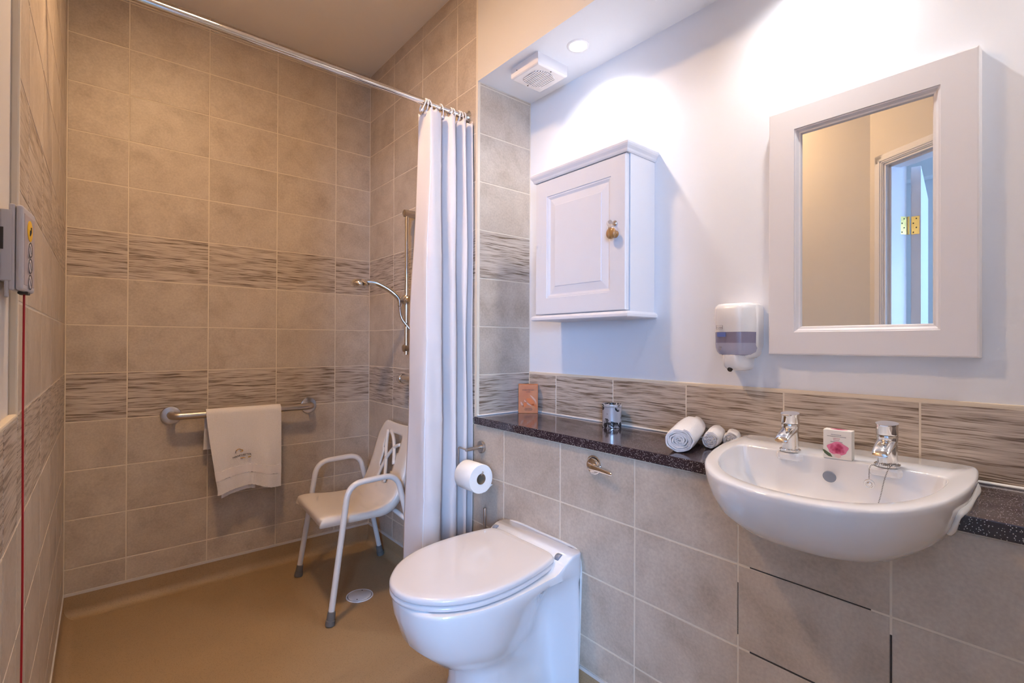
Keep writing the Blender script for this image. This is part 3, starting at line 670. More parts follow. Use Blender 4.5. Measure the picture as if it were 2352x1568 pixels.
def rolled(label, p0, p1, rw, rh, turns, th, seed):
    rnd = random.Random(seed); p0, p1 = Vector(p0), Vector(p1); ax = (p1 - p0); L_ = ax.length; ax.normalize(); side = ax.cross(Vector((0, 0, 1))).normalized(); up = side.cross(ax)
    t = thing('rolled_towel', label, 'towel', (p0.x, p0.y, SH1), 'rolled towels on the worktop')
    N = int(turns * 30); sp = []
    for k in range(N + 1):
        f = k / N; a = f * turns * 2 * PI; rr = (.10 + .90 * f)
        wob = 1 + .05 * math.sin(a * 2.3 + seed) * (1.2 - f) + .022 * math.sin(a * 7 + seed)
        sp.append((rr * rw * wob * math.cos(a), rr * rh * wob * math.sin(a)))
    rows = []
    for k, (a, b) in enumerate(sp):
        n2 = Vector((a, b)).normalized() if abs(a) + abs(b) > 1e-6 else Vector((1, 0))
        rows.append(((a, b), (a - n2.x * th, b - n2.y * th)))
    M_ = 9; rings = []
    zmin = min(r[0][1] for r in rows)
    for mI in range(M_):
        f = mI / (M_ - 1); sc = 1 - .10 * (abs(2 * f - 1) ** 3) + .012 * math.sin(f * 9 + seed)
        end = 0
        rg = []
        for k, (o_, i_) in enumerate(rows):
            pass
        cpos = p0 + ax * (L_ * f)
        outer_ = [cpos + side * (a * sc) + up * (b * sc) + ax * (rnd.uniform(-.002, .002) if mI in (0, M_ - 1) else 0) for (a, b), _ in rows]
        inner_ = [cpos + side * (c_ * sc) + up * (d_ * sc) for _, (c_, d_) in rows]
        rings.append(outer_ + inner_[::-1])
    mb = MB(); n = len(rings[0]); vs = [p for r in rings for p in r]; fs = []
    for k in range(M_ - 1):
        for i in range(n): jn = (i + 1) % n; fs.append((k * n + i, k * n + jn, (k + 1) * n + jn, (k + 1) * n + i))
    h = n // 2
    for i in range(h - 1):
        fs.append((i, i + 1, n - 2 - i, n - 1 - i)); o2 = (M_ - 1) * n; fs.append((o2 + n - 1 - i, o2 + n - 2 - i, o2 + i + 1, o2 + i))
    mb.add(vs, fs)
    lo = min(v.z for v in mb.v); dz = SH1 + .0006 - lo
    for v in mb.v: v.z += dz
    mb.build('terry_roll', 'terry', t, smooth=True, auto=50)
    return t
rolled('largest rolled white towel at the front of the worktop', (1.338, -1.954, .86), (1.560, -1.866, .866), .0455, .0375, 6.2, .0052, 1)
rolled('middle rolled white towel squeezed between the other two rolls', (1.450, -1.984, .853), (1.566, -1.945, .855), .0285, .0280, 4.3, .0052, 5)
rolled('smallest rolled white face cloth against the basin corner', (1.512, -2.012, .850), (1.574, -1.992, .851), .0255, .0255, 4.3, .0046, 9)

# ---------------------------------------------------------------- toilet
TYC = -1.437
def tsh(x): return -0.075 * (1.22 - x)
def tring(half, z, ramp_=False, n=5):
    r = []
    for x, y in outline(half, n):
        zz = z
        if ramp_ and x > 1.17: f = min(1, (x - 1.17) / .09); zz = z + .044 * (f * f * (3 - 2 * f))
        r.append(Vector((x, TYC - .012 + tsh(x) * (1 if x < 1.22 else 0) + y, zz)))
    return r
XB = X1 - .0012
K = lambda *p: list(p)
top = K((XB, .165), (XB - .012, .187), (1.22, .191), (1.16, .189), (1.06, .192), (.95, .189), (.86, .168), (.79, .128), (.752, .066), (.742, 0))
lip = K((XB, .170), (XB - .012, .192), (1.22, .194), (1.16, .190), (1.06, .194), (.95, .191), (.86, .170), (.788, .130), (.748, .067), (.738, 0))
m1 = K((XB, .172), (XB - .022, .191), (1.238, .163), (1.185, .142), (1.08, .176), (.95, .186), (.86, .166), (.79, .127), (.752, .066), (.742, 0))
m2 = K((XB, .172), (XB - .018, .190), (1.243, .128), (1.198, .100), (1.095, .150), (.96, .176), (.875, .158), (.81, .120), (.776, .063), (.767, 0))
m3 = K((XB, .172), (XB - .018, .188), (1.245, .118), (1.205, .088), (1.11, .122), (.99, .146), (.92, .131), (.87, .102), (.842, .055), (.834, 0))
m4 = K((XB, .172), (XB - .018, .186), (1.245, .118), (1.208, .090), (1.12, .104), (1.03, .112), (.98, .100), (.945, .078), (.925, .042), (.919, 0))
m5 = K((XB, .172), (XB - .018, .186), (1.245, .122), (1.208, .096), (1.12, .102), (1.04, .106), (.99, .098), (.955, .078), (.935, .044), (.928, 0))
m6 = K((XB, .172), (XB - .018, .188), (1.243, .142), (1.205, .120), (1.12, .117), (1.04, .115), (.98, .106), (.935, .086), (.912, .048), (.905, 0))
rings = [tring(m6, .0005), tring(m6, .02), tring(m5, .10), tring(m5, .165), tring(m4, .200), tring(m3, .235), tring(m2, .300), tring(m1, .372), tring(lip, .402), tring(lip, .413, True), tring(lip, .419, True), tring(top, .424, True)]
wc = thing('toilet', 'white back-to-wall toilet with its lid closed', 'toilet', (1.02, TYC, 0))
mb = MB(); mb.loft(rings, True, False)
# closing top as strips between the mirrored halves
tr_ = rings[-1]; n = len(tr_); hh = (n + 1) // 2; off = len(mb.v) - n
for i in range(hh - 1):
    a, b, c_, d_ = i, i + 1, (n - 2 - i), (n - 1 - i)
    f = [off + a, off + b, off + c_, off + d_]; f = list(dict.fromkeys(f))
    if len(f) > 2: mb.f.append(f); mb.mi.append(0)
mb.build('pan', 'ceramic', wc, smooth=True, auto=55)
lid_h = K((1.226, 0), (1.226, .07), (1.224, .125), (1.212, .158), (1.18, .171), (1.12, .183), (1.04, .192), (.96, .191), (.88, .176), (.81, .140), (.757, .086), (.733, .040), (.727, 0))
def lring(z, e, n=5):
    o_ = outline(lid_h, n); cx = .98
    return [Vector((cx + (x - cx) * (1 - e / .25), TYC + tsh(x) + y * (1 - e / .19), z)) for x, y in o_]
rs = [lring(.4435, .004), lring(.4445, .001), lring(.448, 0), lring(.455, .0003), lring(.4595, .003), lring(.4615, .009), lring(.4625, .03), lring(.463, .09), lring(.4632, .16)]
lid = MB().loft(rs).build('lid', 'seatplastic', wc, smooth=True, auto=60)
def sring(z, e): return [Vector((v.x, v.y, z)) for v in lring(z, e)]
hole = lambda z, e: [Vector((.955 + (x - .98) * (.62 - e), TYC + tsh(.955) + y * (.62 - e), z)) for x, y in outline(lid_h, 5)]
rs = [sring(.4255, .006), sring(.428, .002), sring(.434, .0), sring(.439, .002), sring(.4415, .008), hole(.4415, 0), hole(.436, .02), hole(.4255, .02), sring(.4255, .006)]
MB().loft(rs, False, False).build('seat_ring', 'seatplastic', wc, smooth=True, auto=60)
for s in (-1, 1):
    MB().lathe([(.013, 0), (.0145, .003), (.0145, .016), (.012, .019)], (1.232, TYC + s * .152 - (.019 if s < 0 else 0), .449), axis='Y', seg=20).build('hinge', 'charcoal', wc, smooth=True, auto=40)
bead = [Vector((X1 - .0015, TYC - .012 - .172, .02)), Vector((X1 - .0015, TYC - .012 - .182, .30)), Vector((X1 - .0015, TYC - .012 - .184, .40)), Vector((X1 - .0015, TYC - .012 - .176, .448)), Vector((X1 - .0015, TYC - .012 - .150, .468)), Vector((X1 - .0015, TYC - .01, .470)), Vector((X1 - .0015, TYC + .14, .468)), Vector((X1 - .0015, TYC + .165, .44)), Vector((X1 - .0015, TYC + .170, .30)), Vector((X1 - .0015, TYC + .160, .02))]
MB().tube(smooth_curve(bead, 5), .0042, 8).build('sealant_bead', 'sealant', wc, smooth=True)
text_part('maker_mark', 'ideal', .012, 'greyink', wc, (1.286, TYC - .158, .4685), (0, -1, 0), (1, 0, 0))

# ---------------------------------------------------------------- flush lever, roll holder, roll, brush
fl = thing('flush_lever', 'chrome flush lever on a round plate below the worktop', 'lever', (X1, -1.686, .752))
MB().lathe([(.0, -.014), (.012, -.014), (.021, -.012), (.0245, -.008), (.026, -.004), (.0295, -.003), (.0305, 0)], (X1 - .0003, -1.686, .752), axis='X', seg=36).build('plate', 'chrome', fl, smooth=True, auto=30)
rs = []
for d, hw, hh_, xo in ((-.012, .016, .010, -.012), (.01, .0135, .010, -.017), (.035, .010, .007, -.019), (.065, .0085, .006, -.021), (.082, .0075, .0055, -.023), (.088, .004, .003, -.024)):
    rs.append([Vector((X1 + xo + hh_ * .7 * math.sin(q), -1.686 - d, .748 - d * .06 + hw * .8 * math.cos(q))) for q in [2 * PI * m / 16 for m in range(16)]])
MB().loft(rs).build('lever', 'chrome', fl, smooth=True, auto=60)
rh = thing('toilet_roll_holder', 'steel toilet roll holder screwed to the tiled boxing', 'holder', (X1, -1.10, .712))
HY, HZ = -1.097, .712
MB().lathe([(0, -.010), (.022, -.010), (.0245, -.008), (.0245, 0)], (X1 - .0003, HY, HZ), axis='X', seg=32).build('wall_plate', 'steel', rh, smooth=True, auto=30)
MB().tube([(X1 - .008, HY, HZ), (X1 - .086, HY - .01, HZ)], .0068, 14).build('arm', 'steel', rh, smooth=True, auto=40)
RX, RZ = X1 - .080, .617   # roll core position
wire = round_path([(X1 - .082, HY - .010, HZ), (X1 - .080, HY + .052, HZ + .001), (RX - .002, HY + .052, RZ + .016), (RX - .002, HY + .047, RZ + .0155), (RX - .002, -1.205, RZ + .0155), (RX - .002, -1.213, RZ + .030)], .010)
MB().tube(wire, .0032, 10).build('wire_loop', 'steel', rh, smooth=True)
tp = thing('toilet_roll', 'white toilet roll hanging on the steel holder beside the curtain', 'toilet roll', (RX, -1.15, RZ - .055))
y0, y1 = -1.098, -1.200
MB().lathe([(.0205, y0), (.0535, y0), (.055, y0 - .002), (.055, y1 + .002), (.0535, y1), (.0205, y1), (.0205, y0)], (RX, 0, RZ), axis='Y', seg=48, cap=False).build('paper_roll', 'paper', tp, smooth=True, auto=40)
MB().lathe([(.0205, y0 + .0005), (.0205, y1 - .0005), (.0195, y1 - .0005), (.0195, y0 + .0005), (.0205, y0 + .0005)], (RX, 0, RZ), axis='Y', seg=32, cap=False).build('cardboard_core', 'card', tp, smooth=True, auto=40)
fl_ = [Vector((RX + .0556 * math.sin(a), 0, RZ - .0556 * math.cos(a))) for a in (.3, .5, .7, .85)] + [Vector((RX + .056, 0, RZ - .030))]
MB().loft([[p + Vector((0, yy, 0)) for p in fl_] + [p * 1.0 + Vector((.0008, yy, -.0006)) for p in fl_[::-1]] for yy in (y0 - .002, y1 + .001)]).build('loose_sheet', 'paper', tp, smooth=True)
br = thing('toilet_brush', 'steel toilet brush standing behind the toilet lid', 'brush', (X1 - .065, -1.203, 0))
MB().tube([(X1 - .065, -1.203, .16), (X1 - .065, -1.203, .506)], .0058, 14).build('handle', 'steel', br, smooth=True, auto=40)
MB().lathe([(.038, 0.001), (.043, .005), (.043, .215), (.040, .220), (.0062, .222)], (X1 - .065, -1.203, 0), seg=32).build('canister', 'steel', br, smooth=True, auto=40)

# ---------------------------------------------------------------- wall cabinet
cb = thing('wall_cabinet', 'white bathroom wall cabinet with a raised-panel door and oak knob', 'cabinet', (X2, -1.48, 1.218))
XW = X2 + .0058; CY0, CY1 = -1.262, -1.704; CX = X2 - .132
MB().box((CX, CY0, 1.236), (XW, CY1, 1.764)).build('body', 'cabinet', cb, bevel=.001)
def mould(z0, z1, ext, prof):
    rs = []
    for z, e in prof: rs.append([Vector((XW, CY0 + e, z)), Vector((CX - .02 - e, CY0 + e, z)), Vector((CX - .02 - e, CY1 - e, z)), Vector((XW, CY1 - e, z))])
    return MB().loft(rs)
mould(0, 0, 0, [(1.762, .003), (1.766, .006), (1.772, .008), (1.780, .0135), (1.786, .016), (1.793, .016), (1.796, .012)]).build('cornice', 'cabinet', cb)
mould(0, 0, 0, [(1.219, .008), (1.222, .012), (1.230, .012), (1.235, .009), (1.239, .004)]).build('base_moulding', 'cabinet', cb)
# door with a moulded recess and a raised centre panel
dx0 = CX - .0025; dxf = CX - .0205; dy0, dy1, dz0, dz1 = CY0 - .002, CY1 + .004, 1.243, 1.760
def rect(x, m_): return [Vector((x, dy0 - m_, dz0 + m_)), Vector((x, dy1 + m_, dz0 + m_)), Vector((x, dy1 + m_, dz1 - m_)), Vector((x, dy0 - m_, dz1 - m_))]
A = .062; PB = .108
dr = MB().loft([rect(dx0, 0), rect(dxf + .003, 0), rect(dxf, .003), rect(dxf, A), rect(dxf + .003, A + .002), rect(dxf + .003, A + .006), rect(dxf + .0085, A + .014), rect(dxf + .0085, A + .016), rect(dxf + .0035, PB - .004), rect(dxf + .0015, PB - .002), rect(dxf + .0015, PB)]).build('door', 'cabinet', cb)
KY, KZ = -1.660, 1.497
MB().lathe([(.012, 0), (.0125, -.004), (.009, -.008), (.0078, -.013), (.012, -.018), (.0185, -.022), (.0195, -.026), (.0175, -.030), (.010, -.033), (0, -.0335)], (dxf, KY, KZ), axis='X', seg=32).build('knob', 'oak', dr, smooth=True, auto=50)
MB().lathe([(.0095, 0), (.0095, -.003), (.0075, -.004), (.006, -.006), (0, -.006)], (dxf, KY + .003, KZ + .037), axis='X', seg=24).build('lock', 'chrome', dr, smooth=True, auto=40)
ky = thing('cabinet_key', 'small steel key with a split ring hanging in the cabinet lock', 'key', (dxf - .006, KY + .003, KZ + .037))
mb = MB(); mb.tube([(dxf - .0055, KY + .003, KZ + .037), (dxf - .016, KY + .003, KZ + .038)], .0016, 8)
mb.loft([[Vector((dxf - .014 - .022 * (math.cos(a) * .5 + .5), KY + .003 + yy, KZ + .037 + .007 * math.sin(a))) for a in [2 * PI * k / 16 for k in range(16)]] for yy in (-.0009, .0009)]); mb.build('blade', 'steel', ky)
c = Vector((dxf - .033, KY + .003, KZ + .029)); MB().tube([c + Vector((.010 * math.cos(a), .003 * math.sin(a), .010 * math.sin(a))) for a in [2 * PI * k / 24 for k in range(24)]], .0005, 6, closed=True).build('split_ring', 'chrome', ky, smooth=True)
MB().box((c.x - .0006, c.y - .0015, c.z - .048), (c.x + .0006, c.y + .0015, c.z - .010)).build('tag', 'chrome', ky)

# ---------------------------------------------------------------- soap dispenser
sd = thing('soap_dispenser', 'white wall soap dispenser with a smoky level window', 'dispenser', (X2, -2.014, 1.05))
SY, SZ = -2.012, 1.05
def dring(z, hw, dep, n=36, p=3.4):
    r = []
    for k in range(n + 1):
        a = PI * k / n; c_, s_ = math.cos(a), math.sin(a)
        r.append(Vector((XW - dep * abs(s_) ** (2 / p), SY + hw * math.copysign(abs(c_) ** (2 / p), c_), z)))
    return r
def shell(zs): return MB().loft([dring(*q) for q in zs])
shell([(1.166, .0575, .094), (1.20, .0575, .098), (1.232, .0565, .099), (1.242, .0545, .095), (1.248, .050, .086), (1.250, .044, .072)]).build('cover', 'plastic', sd, smooth=True, auto=45)
shell([(1.098, .036, .074), (1.101, .046, .082), (1.108, .0525, .088), (1.120, .056, .0915), (1.136, .0570, .093), (1.1658, .0572, .0938)]).build('level_window', 'smoke', sd, smooth=True, auto=45)
shell([(1.1005, .0462, .0826), (1.108, .0528, .0885), (1.120, .0563, .092), (1.1345, .0573, .0935)]).build('liquid_level', 'liquid', sd, smooth=True, auto=45)
shell([(1.054, .020, .050), (1.057, .028, .064), (1.066, .0325, .076), (1.080, .034, .082), (1.098, .034, .084), (1.1, .033, .083)]).build('push_bar', 'plastic', sd, smooth=True, auto=45)
shell([(1.090, .040, .055), (1.10, .052, .060), (1.13, .0605, .062), (1.235, .0605, .062), (1.245, .056, .056)]).build('back_housing', 'plastic', sd, smooth=True, auto=45)
MB().lathe([(.007, 0), (.007, -.012)], (XW - .060, SY + .006, 1.062), axis=(1, 0, .6), seg=14).build('nozzle', 'slot', sd, smooth=True)
MB().box((XW - .0955, SY + .006, 1.152), (XW - .0948, SY + .031, 1.165)).build('sticker', 'blue', sd)
text_part('maker_mark', 'TORK', .0072, 'greyink', sd, (XW - .1000, SY + .022, 1.176), (0, -1, 0), (0, 0, 1))
mb = MB()
for a in (0, .0105): mb.box((XW - .0995, SY + .032 + .0, 1.1740 + a), (XW - .1002, SY + .0125, 1.1746 + a))
mb.box((XW - .0995, SY + .032, 1.1740), (XW - .1002, SY + .0314, 1.185)); mb.box((XW - .0995, SY + .0131, 1.1740), (XW - .1002, SY + .0125, 1.185)); mb.build('mark_border', 'greyink', sd)
mb = MB(); mb.box((XW - .0935, SY + .018, 1.120), (XW - .0948, SY + .025, 1.123)); mb.box((XW - .0935, SY + .020, 1.114), (XW - .0948, SY + .024, 1.118)); mb.build('drop_symbol', 'greyink', sd)

# ---------------------------------------------------------------- mirror
mr_ = thing('mirror', 'wall mirror in a wide pale painted frame above the basin', 'mirror', (X2, -2.317, 1.103))
MY0, MY1, MZ0, MZ1 = -2.100, -2.534, 1.103, 1.776; MF = X2 - .030
IY0, IY1, IZ0, IZ1 = -2.166, -2.470, 1.164, 1.716
def fr_(x, e): return [Vector((x, MY0 - e, MZ0 + e)), Vector((x, MY1 + e, MZ0 + e)), Vector((x, MY1 + e, MZ1 - e)), Vector((x, MY0 - e, MZ1 - e))]
def fi_(x, e): return [Vector((x, IY0 - e, IZ0 + e)), Vector((x, IY1 + e, IZ0 + e)), Vector((x, IY1 + e, IZ1 - e)), Vector((x, IY0 - e, IZ1 - e))]
MB().loft([fr_(XW, 0), fr_(MF + .004, 0), fr_(MF + .001, .001), fr_(MF, .004), fi_(MF, 0), fi_(MF + .0025, .001), fi_(MF + .003, .004), fi_(MF + .009, .009), fi_(MF + .010, .013), fi_(MF + .018, .0165), fi_(XW, .0165), fr_(XW, 0)], False, False).build('frame', 'mirrorframe', mr_)
MB().box((MF + .016, IY0 - .0155, IZ0 + .0155), (MF + .020, IY1 + .0155, IZ1 - .0155)).build('glass', 'mirror', mr_)

# ---------------------------------------------------------------- ceiling fittings in the soffit
fan = thing('extractor_fan', 'white square extractor fan with a slatted grille under the soffit', 'fan', (1.42, -1.29, 2.165))
FX0, FX1, FY0, FY1, FZ = 1.345, 1.500, -1.214, -1.369, 2.166
MB().loft([[Vector((FX0 - e, FY0 + e, z)), Vector((FX1 + e, FY0 + e, z)), Vector((FX1 + e, FY1 - e, z)), Vector((FX0 - e, FY1 - e, z))] for z, e in ((SOF, 0), (FZ + .006, 0), (FZ + .002, -.002), (FZ, -.006))]).build('housing', 'fanplastic', fan)
gx, gy = (FX0 + FX1) / 2, (FY0 + FY1) / 2
lens = [(gx + .052 * math.cos(a) * (1 - .10 * abs(math.sin(a))), gy + .056 * math.copysign(abs(math.sin(a)) ** .55, math.sin(a))) for a in [2 * PI * k / 40 for k in range(40)]]
def halfwidth(x):
    u = max(-1, min(1, (x - gx) / .054)); return .056 * (max(0, 1 - u * u) ** .5) ** .55
MB().prism([(x, y, FZ - .0004) for x, y in lens], (0, 0, -.0006)).build('grille_opening', 'fanslot', fan)
x = gx - .048
while x < gx + .049:
    hw = halfwidth(x) * .98
    if hw > .008: MB().box((x - .0028, gy - hw, FZ - .0035), (x + .0028, gy + hw, FZ + .001)).build('slat', 'fanplastic', fan)
    x += .0087
for a, b in ((gx - .0, gy - .066), (gx, gy + .066)): MB().lathe([(.003, 0), (.003, -.0008)], (a, b, FZ), seg=10).build('screw', 'slot', fan)
MB().lathe([(.0022, 0), (.0022, -.0008)], (FX0, FY0 - .035, FZ + .024), axis='X', seg=8).build('screw', 'slot', fan)
def downlight(x, y, z, label, bulb, color, energy, size, blend, grp):
    t = thing('downlight', label, 'downlight', (x, y, z), grp)
    MB().lathe([(.0300, .0005), (.0315, -.003), (.036, -.0035), (.040, -.002), (.0415, .0)], (x, y, z), seg=40, cap=False).build('bezel', 'plastic', t, smooth=True, auto=50)
    MB().lathe([(.0, -.0008), (.0305, -.0008), (.0305, .0)], (x, y, z), seg=32).build('lamp_face', bulb, t)
    d = bpy.data.lights.new('downlight_beam', 'SPOT'); d.energy = energy; d.color = color; d.spot_size = math.radians(size); d.spot_blend = blend; d.shadow_soft_size = .022
    o_ = bpy.data.objects.new('downlight_beam', d); COL.objects.link(o_); o_.parent = t; o_.location = (0, 0, -.004)
    return t
downlight(1.434, -1.487, SOF, 'lit round white downlight in the soffit beside the fan', 'bulb', WHITE, SPOT_W, 142, 1.0, 'soffit downlights')
downlight(1.434, -2.215, SOF, 'second soffit downlight, above the mirror and out of the picture', 'bulb', WHITE, SPOT_W, 142, 1.0, 'soffit downlights')
downlight(1.434, -2.93, SOF, 'third soffit downlight, past the mirror towards the room end', 'bulb', WHITE, SPOT_W, 142, 1.0, 'soffit downlights')
cl = thing('ceiling_light', 'round warm ceiling panel light over the middle of the room', 'ceiling light', (.36, -1.20, CEIL - .006))
MB().lathe([(.100, -.0015), (.102, -.006), (.114, -.006), (.120, .0)], (.36, -1.20, CEIL), seg=40, cap=False).build('bezel', 'plastic', cl, smooth=True, auto=40)
MB().lathe([(.0, -.002), (.1005, -.002), (.1005, -.0002), (.0, -.0002)], (.36, -1.20, CEIL), seg=40).build('diffuser', 'warmbulb', cl)

# ---------------------------------------------------------------- shower rail and curtain
RY, RZ_ = -.985, 2.083
rail = thing('curtain_rail', 'chrome shower curtain rail spanning wall to wall', 'rail', (.65, RY, RZ_))
MB().tube([(.003, RY, RZ_), (X1 - .003, RY, RZ_)], .0125, 20).build('pole', 'chrome', rail, smooth=True, auto=40)
for xx, d in ((.0006, 1), (X1 - .0006, -1)): MB().lathe([(.028, 0), (.028, .003 * d), (.020, .010 * d), (.0165, .020 * d), (.0132, .020 * d)], (xx, RY, RZ_), axis='X', seg=28).build('end_flange', 'chrome', rail, smooth=True, auto=40)
cu = thing('shower_curtain', 'white shower curtain bunched up at the right end of the rail', 'curtain', (1.18, RY, .1))
# folded sheet: a plan curve (x, y) at the top and a looser one at the bottom
topc = [(1.086, -.945), (1.092, -.985), (1.098, -1.020), (1.120, -1.028), (1.148, -1.012), (1.154, -.96), (1.164, -.948), (1.176, -1.0), (1.190, -1.030), (1.208, -1.024), (1.215, -.97), (1.225, -.945), (1.236, -.99), (1.247, -1.030), (1.260, -1.026), (1.267, -.97), (1.274, -.95), (1.282, -1.0), (1.290, -1.034)]
midc = [(1.062, -.930), (1.068, -.985), (1.078, -1.030), (1.112, -1.040), (1.146, -1.030), (1.156, -.970), (1.166, -.948), (1.178, -1.0), (1.192, -1.036), (1.212, -1.032), (1.219, -.97), (1.228, -.942), (1.238, -.99), (1.249, -1.036), (1.262, -1.032), (1.268, -.97), (1.275, -.95), (1.283, -1.0), (1.291, -1.038)]
botc = [(1.036, -.920), (1.044, -.985), (1.056, -1.040), (1.100, -1.054), (1.140, -1.044), (1.154, -.980), (1.166, -.950), (1.180, -1.0), (1.196, -1.042), (1.214, -1.038), (1.222, -.97), (1.230, -.938), (1.240, -.99), (1.251, -1.040), (1.263, -1.036), (1.269, -.97), (1.276, -.95), (1.284, -1.0), (1.2915, -1.040)]
CREASE = (1.83, 1.47, 1.13, .83, .52)
NZ = 110; rows = []
for k in range(NZ + 1):
    f = k / NZ; z = 2.052 - f * (2.052 - .075)
    cpts = []
    for a, b, c_ in zip(topc, midc, botc):
        if f < .45: q = f / .45; q = q * q * (3 - 2 * q); p = (a[0] + (b[0] - a[0]) * q, a[1] + (b[1] - a[1]) * q)
        else: q = (f - .45) / .55; p = (b[0] + (c_[0] - b[0]) * q, b[1] + (c_[1] - b[1]) * q)
        cpts.append((p[0], p[1], z))
    sm = smooth_curve(cpts, 6)
    rows.append([Vector((v.x + .0022 * math.sin(z * 9 + i * .31) * min(1, f * 4) * (1 if i < len(sm) - 12 else 0), v.y + .0030 * math.sin(z * 6.3 + i * .47) - sum(.0032 * math.exp(-((z - zc) / .010) ** 2) for zc in CREASE) * (1 if 10 < i < 30 else .3), z - (0.010 * math.sin(i * .524) ** 2 if k == 0 else 0))) for i, v in enumerate(sm)])
sheet = MB().loft(rows, False, False, closed=False).build('fabric', 'cloth', cu, smooth=True)
so = sheet.modifiers.new('solid', 'SOLIDIFY'); so.thickness = .0009
# stitched front hem running down the leading fold
hem = []
for r in rows: a = r[12]; b = r[13]; hem.append([a + Vector((-.003, -.0016, 0)), a + Vector((.006, -.0022, 0)), a + Vector((.006, -.0012, 0)), a + Vector((-.003, -.0008, 0))])
MB().loft(hem).build('side_hem', 'hem', cu, smooth=False)
for i, r0 in enumerate((12, 36, 60, 84, 96, 104)):
    pass
ring_x = [(1.083, .55), (1.096, .1), (1.112, -.35), (1.165, -.2), (1.205, .3), (1.222, -.1), (1.246, .2), (1.262, -.2), (1.275, .1)]
for xx, tilt in ring_x:
    pts_ = []
    for q in range(24):
        a = 2 * PI * q / 24; r_y = .0185; r_z = .027
        pts_.append((xx + tilt * .018 * math.sin(a), RY + r_y * math.cos(a), RZ_ - .0125 + r_z * math.sin(a)))
    rg = MB().tube(pts_, .0024, 8, closed=True).build('curtain_ring', 'ring', cu, smooth=True)
    MB().lathe([(.0045, -.002), (.006, 0), (.0045, .002)], (xx - tilt * .016, RY - .010, RZ_ - .0385), axis='Y', seg=14).build('ring_bead', 'ring', rg, smooth=True)

# ---------------------------------------------------------------- grab rail and hand towel
gr = thing('grab_rail', 'stainless steel grab rail on the shower end wall', 'grab rail', (.658, 0, .80))
GZ = .800
for xx in (.357, .960): MB().lathe([(0, -.008), (.033, -.008), (.0395, -.006), (.041, -.001)], (xx, 0, GZ - .002), axis='Y', seg=36).build('flange', 'steel', gr, smooth=True, auto=30)
MB().tube(round_path([(.357, -.004, GZ), (.357, -.072, GZ), (.960, -.072, GZ), (.960, -.004, GZ)], .058, 10), .0165, 18).build('bar', 'steel', gr, smooth=True, auto=50)
tw = thing('hand_towel', 'white terry hand towel hung over the grab rail', 'towel', (.64, -.09, .43))
TX0, TX1 = .482, .800
def towel_pt(u, s):
    """u across 0..1, s along the cloth: s<0 behind the bar, s>0 in front"""
    R_ = .0215
    if -R_ * PI / 2 <= s <= R_ * PI / 2:
        a = s / R_; y = -.072 - R_ * math.sin(a); z = GZ + R_ * math.cos(a); d = 0
    elif s > 0:
        d = s - R_ * PI / 2; y = -.072 - R_ - .012 * min(1, d / .2); z = GZ - d
    else:
        d = -s - R_ * PI / 2; y = -.072 + R_ - .0 + .006 * min(1, d / .2); z = GZ - d
    k = min(1, max(0, d) / .35)
    x = TX0 + (TX1 - TX0) * u
    if s > 0:
        x += .044 * (1 - u) ** 1.5 * k ** 1.2 - .0 * k
        y -= (.010 * math.sin(u * 9.0 + .6) + .008 * math.sin(u * 17 + 1)) * k
        z += .020 * k * (math.exp(-((u - .52) / .28) ** 2)) + .008 * k * math.sin(u * 5)
    else:
        x += -.010 * k * (1 - u); y += .004 * math.sin(u * 11) * k
    return Vector((x, y, z))
def towel_sheet(s0, s1, ns, off, u0=0, u1=1, nu=36, th=.006):
    A_, B_ = [], []
    for k in range(ns + 1):
        s = s0 + (s1 - s0) * k / ns
        ra, rb = [], []
        for i in range(nu + 1):
            u = u0 + (u1 - u0) * i / nu; p = towel_pt(u, s); e = .001
            du = towel_pt(min(1, u + e), s) - towel_pt(max(0, u - e), s); dv = towel_pt(u, s + e) - towel_pt(u, s - e)
            nn = du.cross(dv); nn.normalize(); nn = -nn if False else nn
            jag = .0012 * math.sin(i * 2.9) if k in (0, ns) else 0
            ra.append(p + nn * (off) + Vector((0, 0, jag))); rb.append(p + nn * (off + th) + Vector((0, 0, jag)))
        A_.append(ra + rb[::-1])
    return MB().loft(A_)
towel_sheet(-.20, .405, 60, -.003).build('cloth', 'terry', tw, smooth=True, auto=70)
towel_sheet(.300, .340, 8, -.0048, th=.0095).build('woven_band', 'terryband', tw, smooth=True, auto=70)
# second layer peeping below the front edge
towel_sheet(.33, .424, 10, .006, .06, .60, 20, .004).build('lower_fold', 'terryband', tw, smooth=True, auto=70)
ey = towel_pt(.45, .24).y - .0065
text_part('embroidery', 'MANCHESTER', .0125, 'navy', tw, (.625, ey - .002, .592), (1, 0, .10), (0, 0, 1), extrude=.0006, curve=lambda x: .004 - 3.2 * x * x)
arc = [(.612 + .011 * math.cos(a), ey - .002, .620 + .010 * math.sin(a)) for a in [PI * (.95 - .85 * k / 14) for k in range(15)]]
arc += [(.622 + .006 * math.cos(a), ey - .002, .622 + .006 * math.sin(a)) for a in [PI * (.2 - 1.0 * k / 10) for k in range(11)]]
MB().tube(arc, .0015, 6).build('embroidered_swirl', 'gold', tw, smooth=True)
MB().tube([(x, ey - .002, .583 + (.004 - 3.2 * (x - .628) ** 2)) for x in [.618 + .004 * k for k in range(6)]], .0016, 6).build('embroidered_line', 'gold', tw, smooth=True)
MB().tube([(.650, ey - .002, .5875), (.662, ey - .002, .588)], .002, 6).build('embroidered_line', 'gold', tw, smooth=True)
mb = MB(); mb.tube([(.602 + .004 * math.cos(a), ey - .002, .617 + .009 * math.sin(a)) for a in [PI * (.6 + .6 * k / 8) for k in range(9)]], .001, 6); mb.build('embroidered_outline', 'navy', tw, smooth=True)

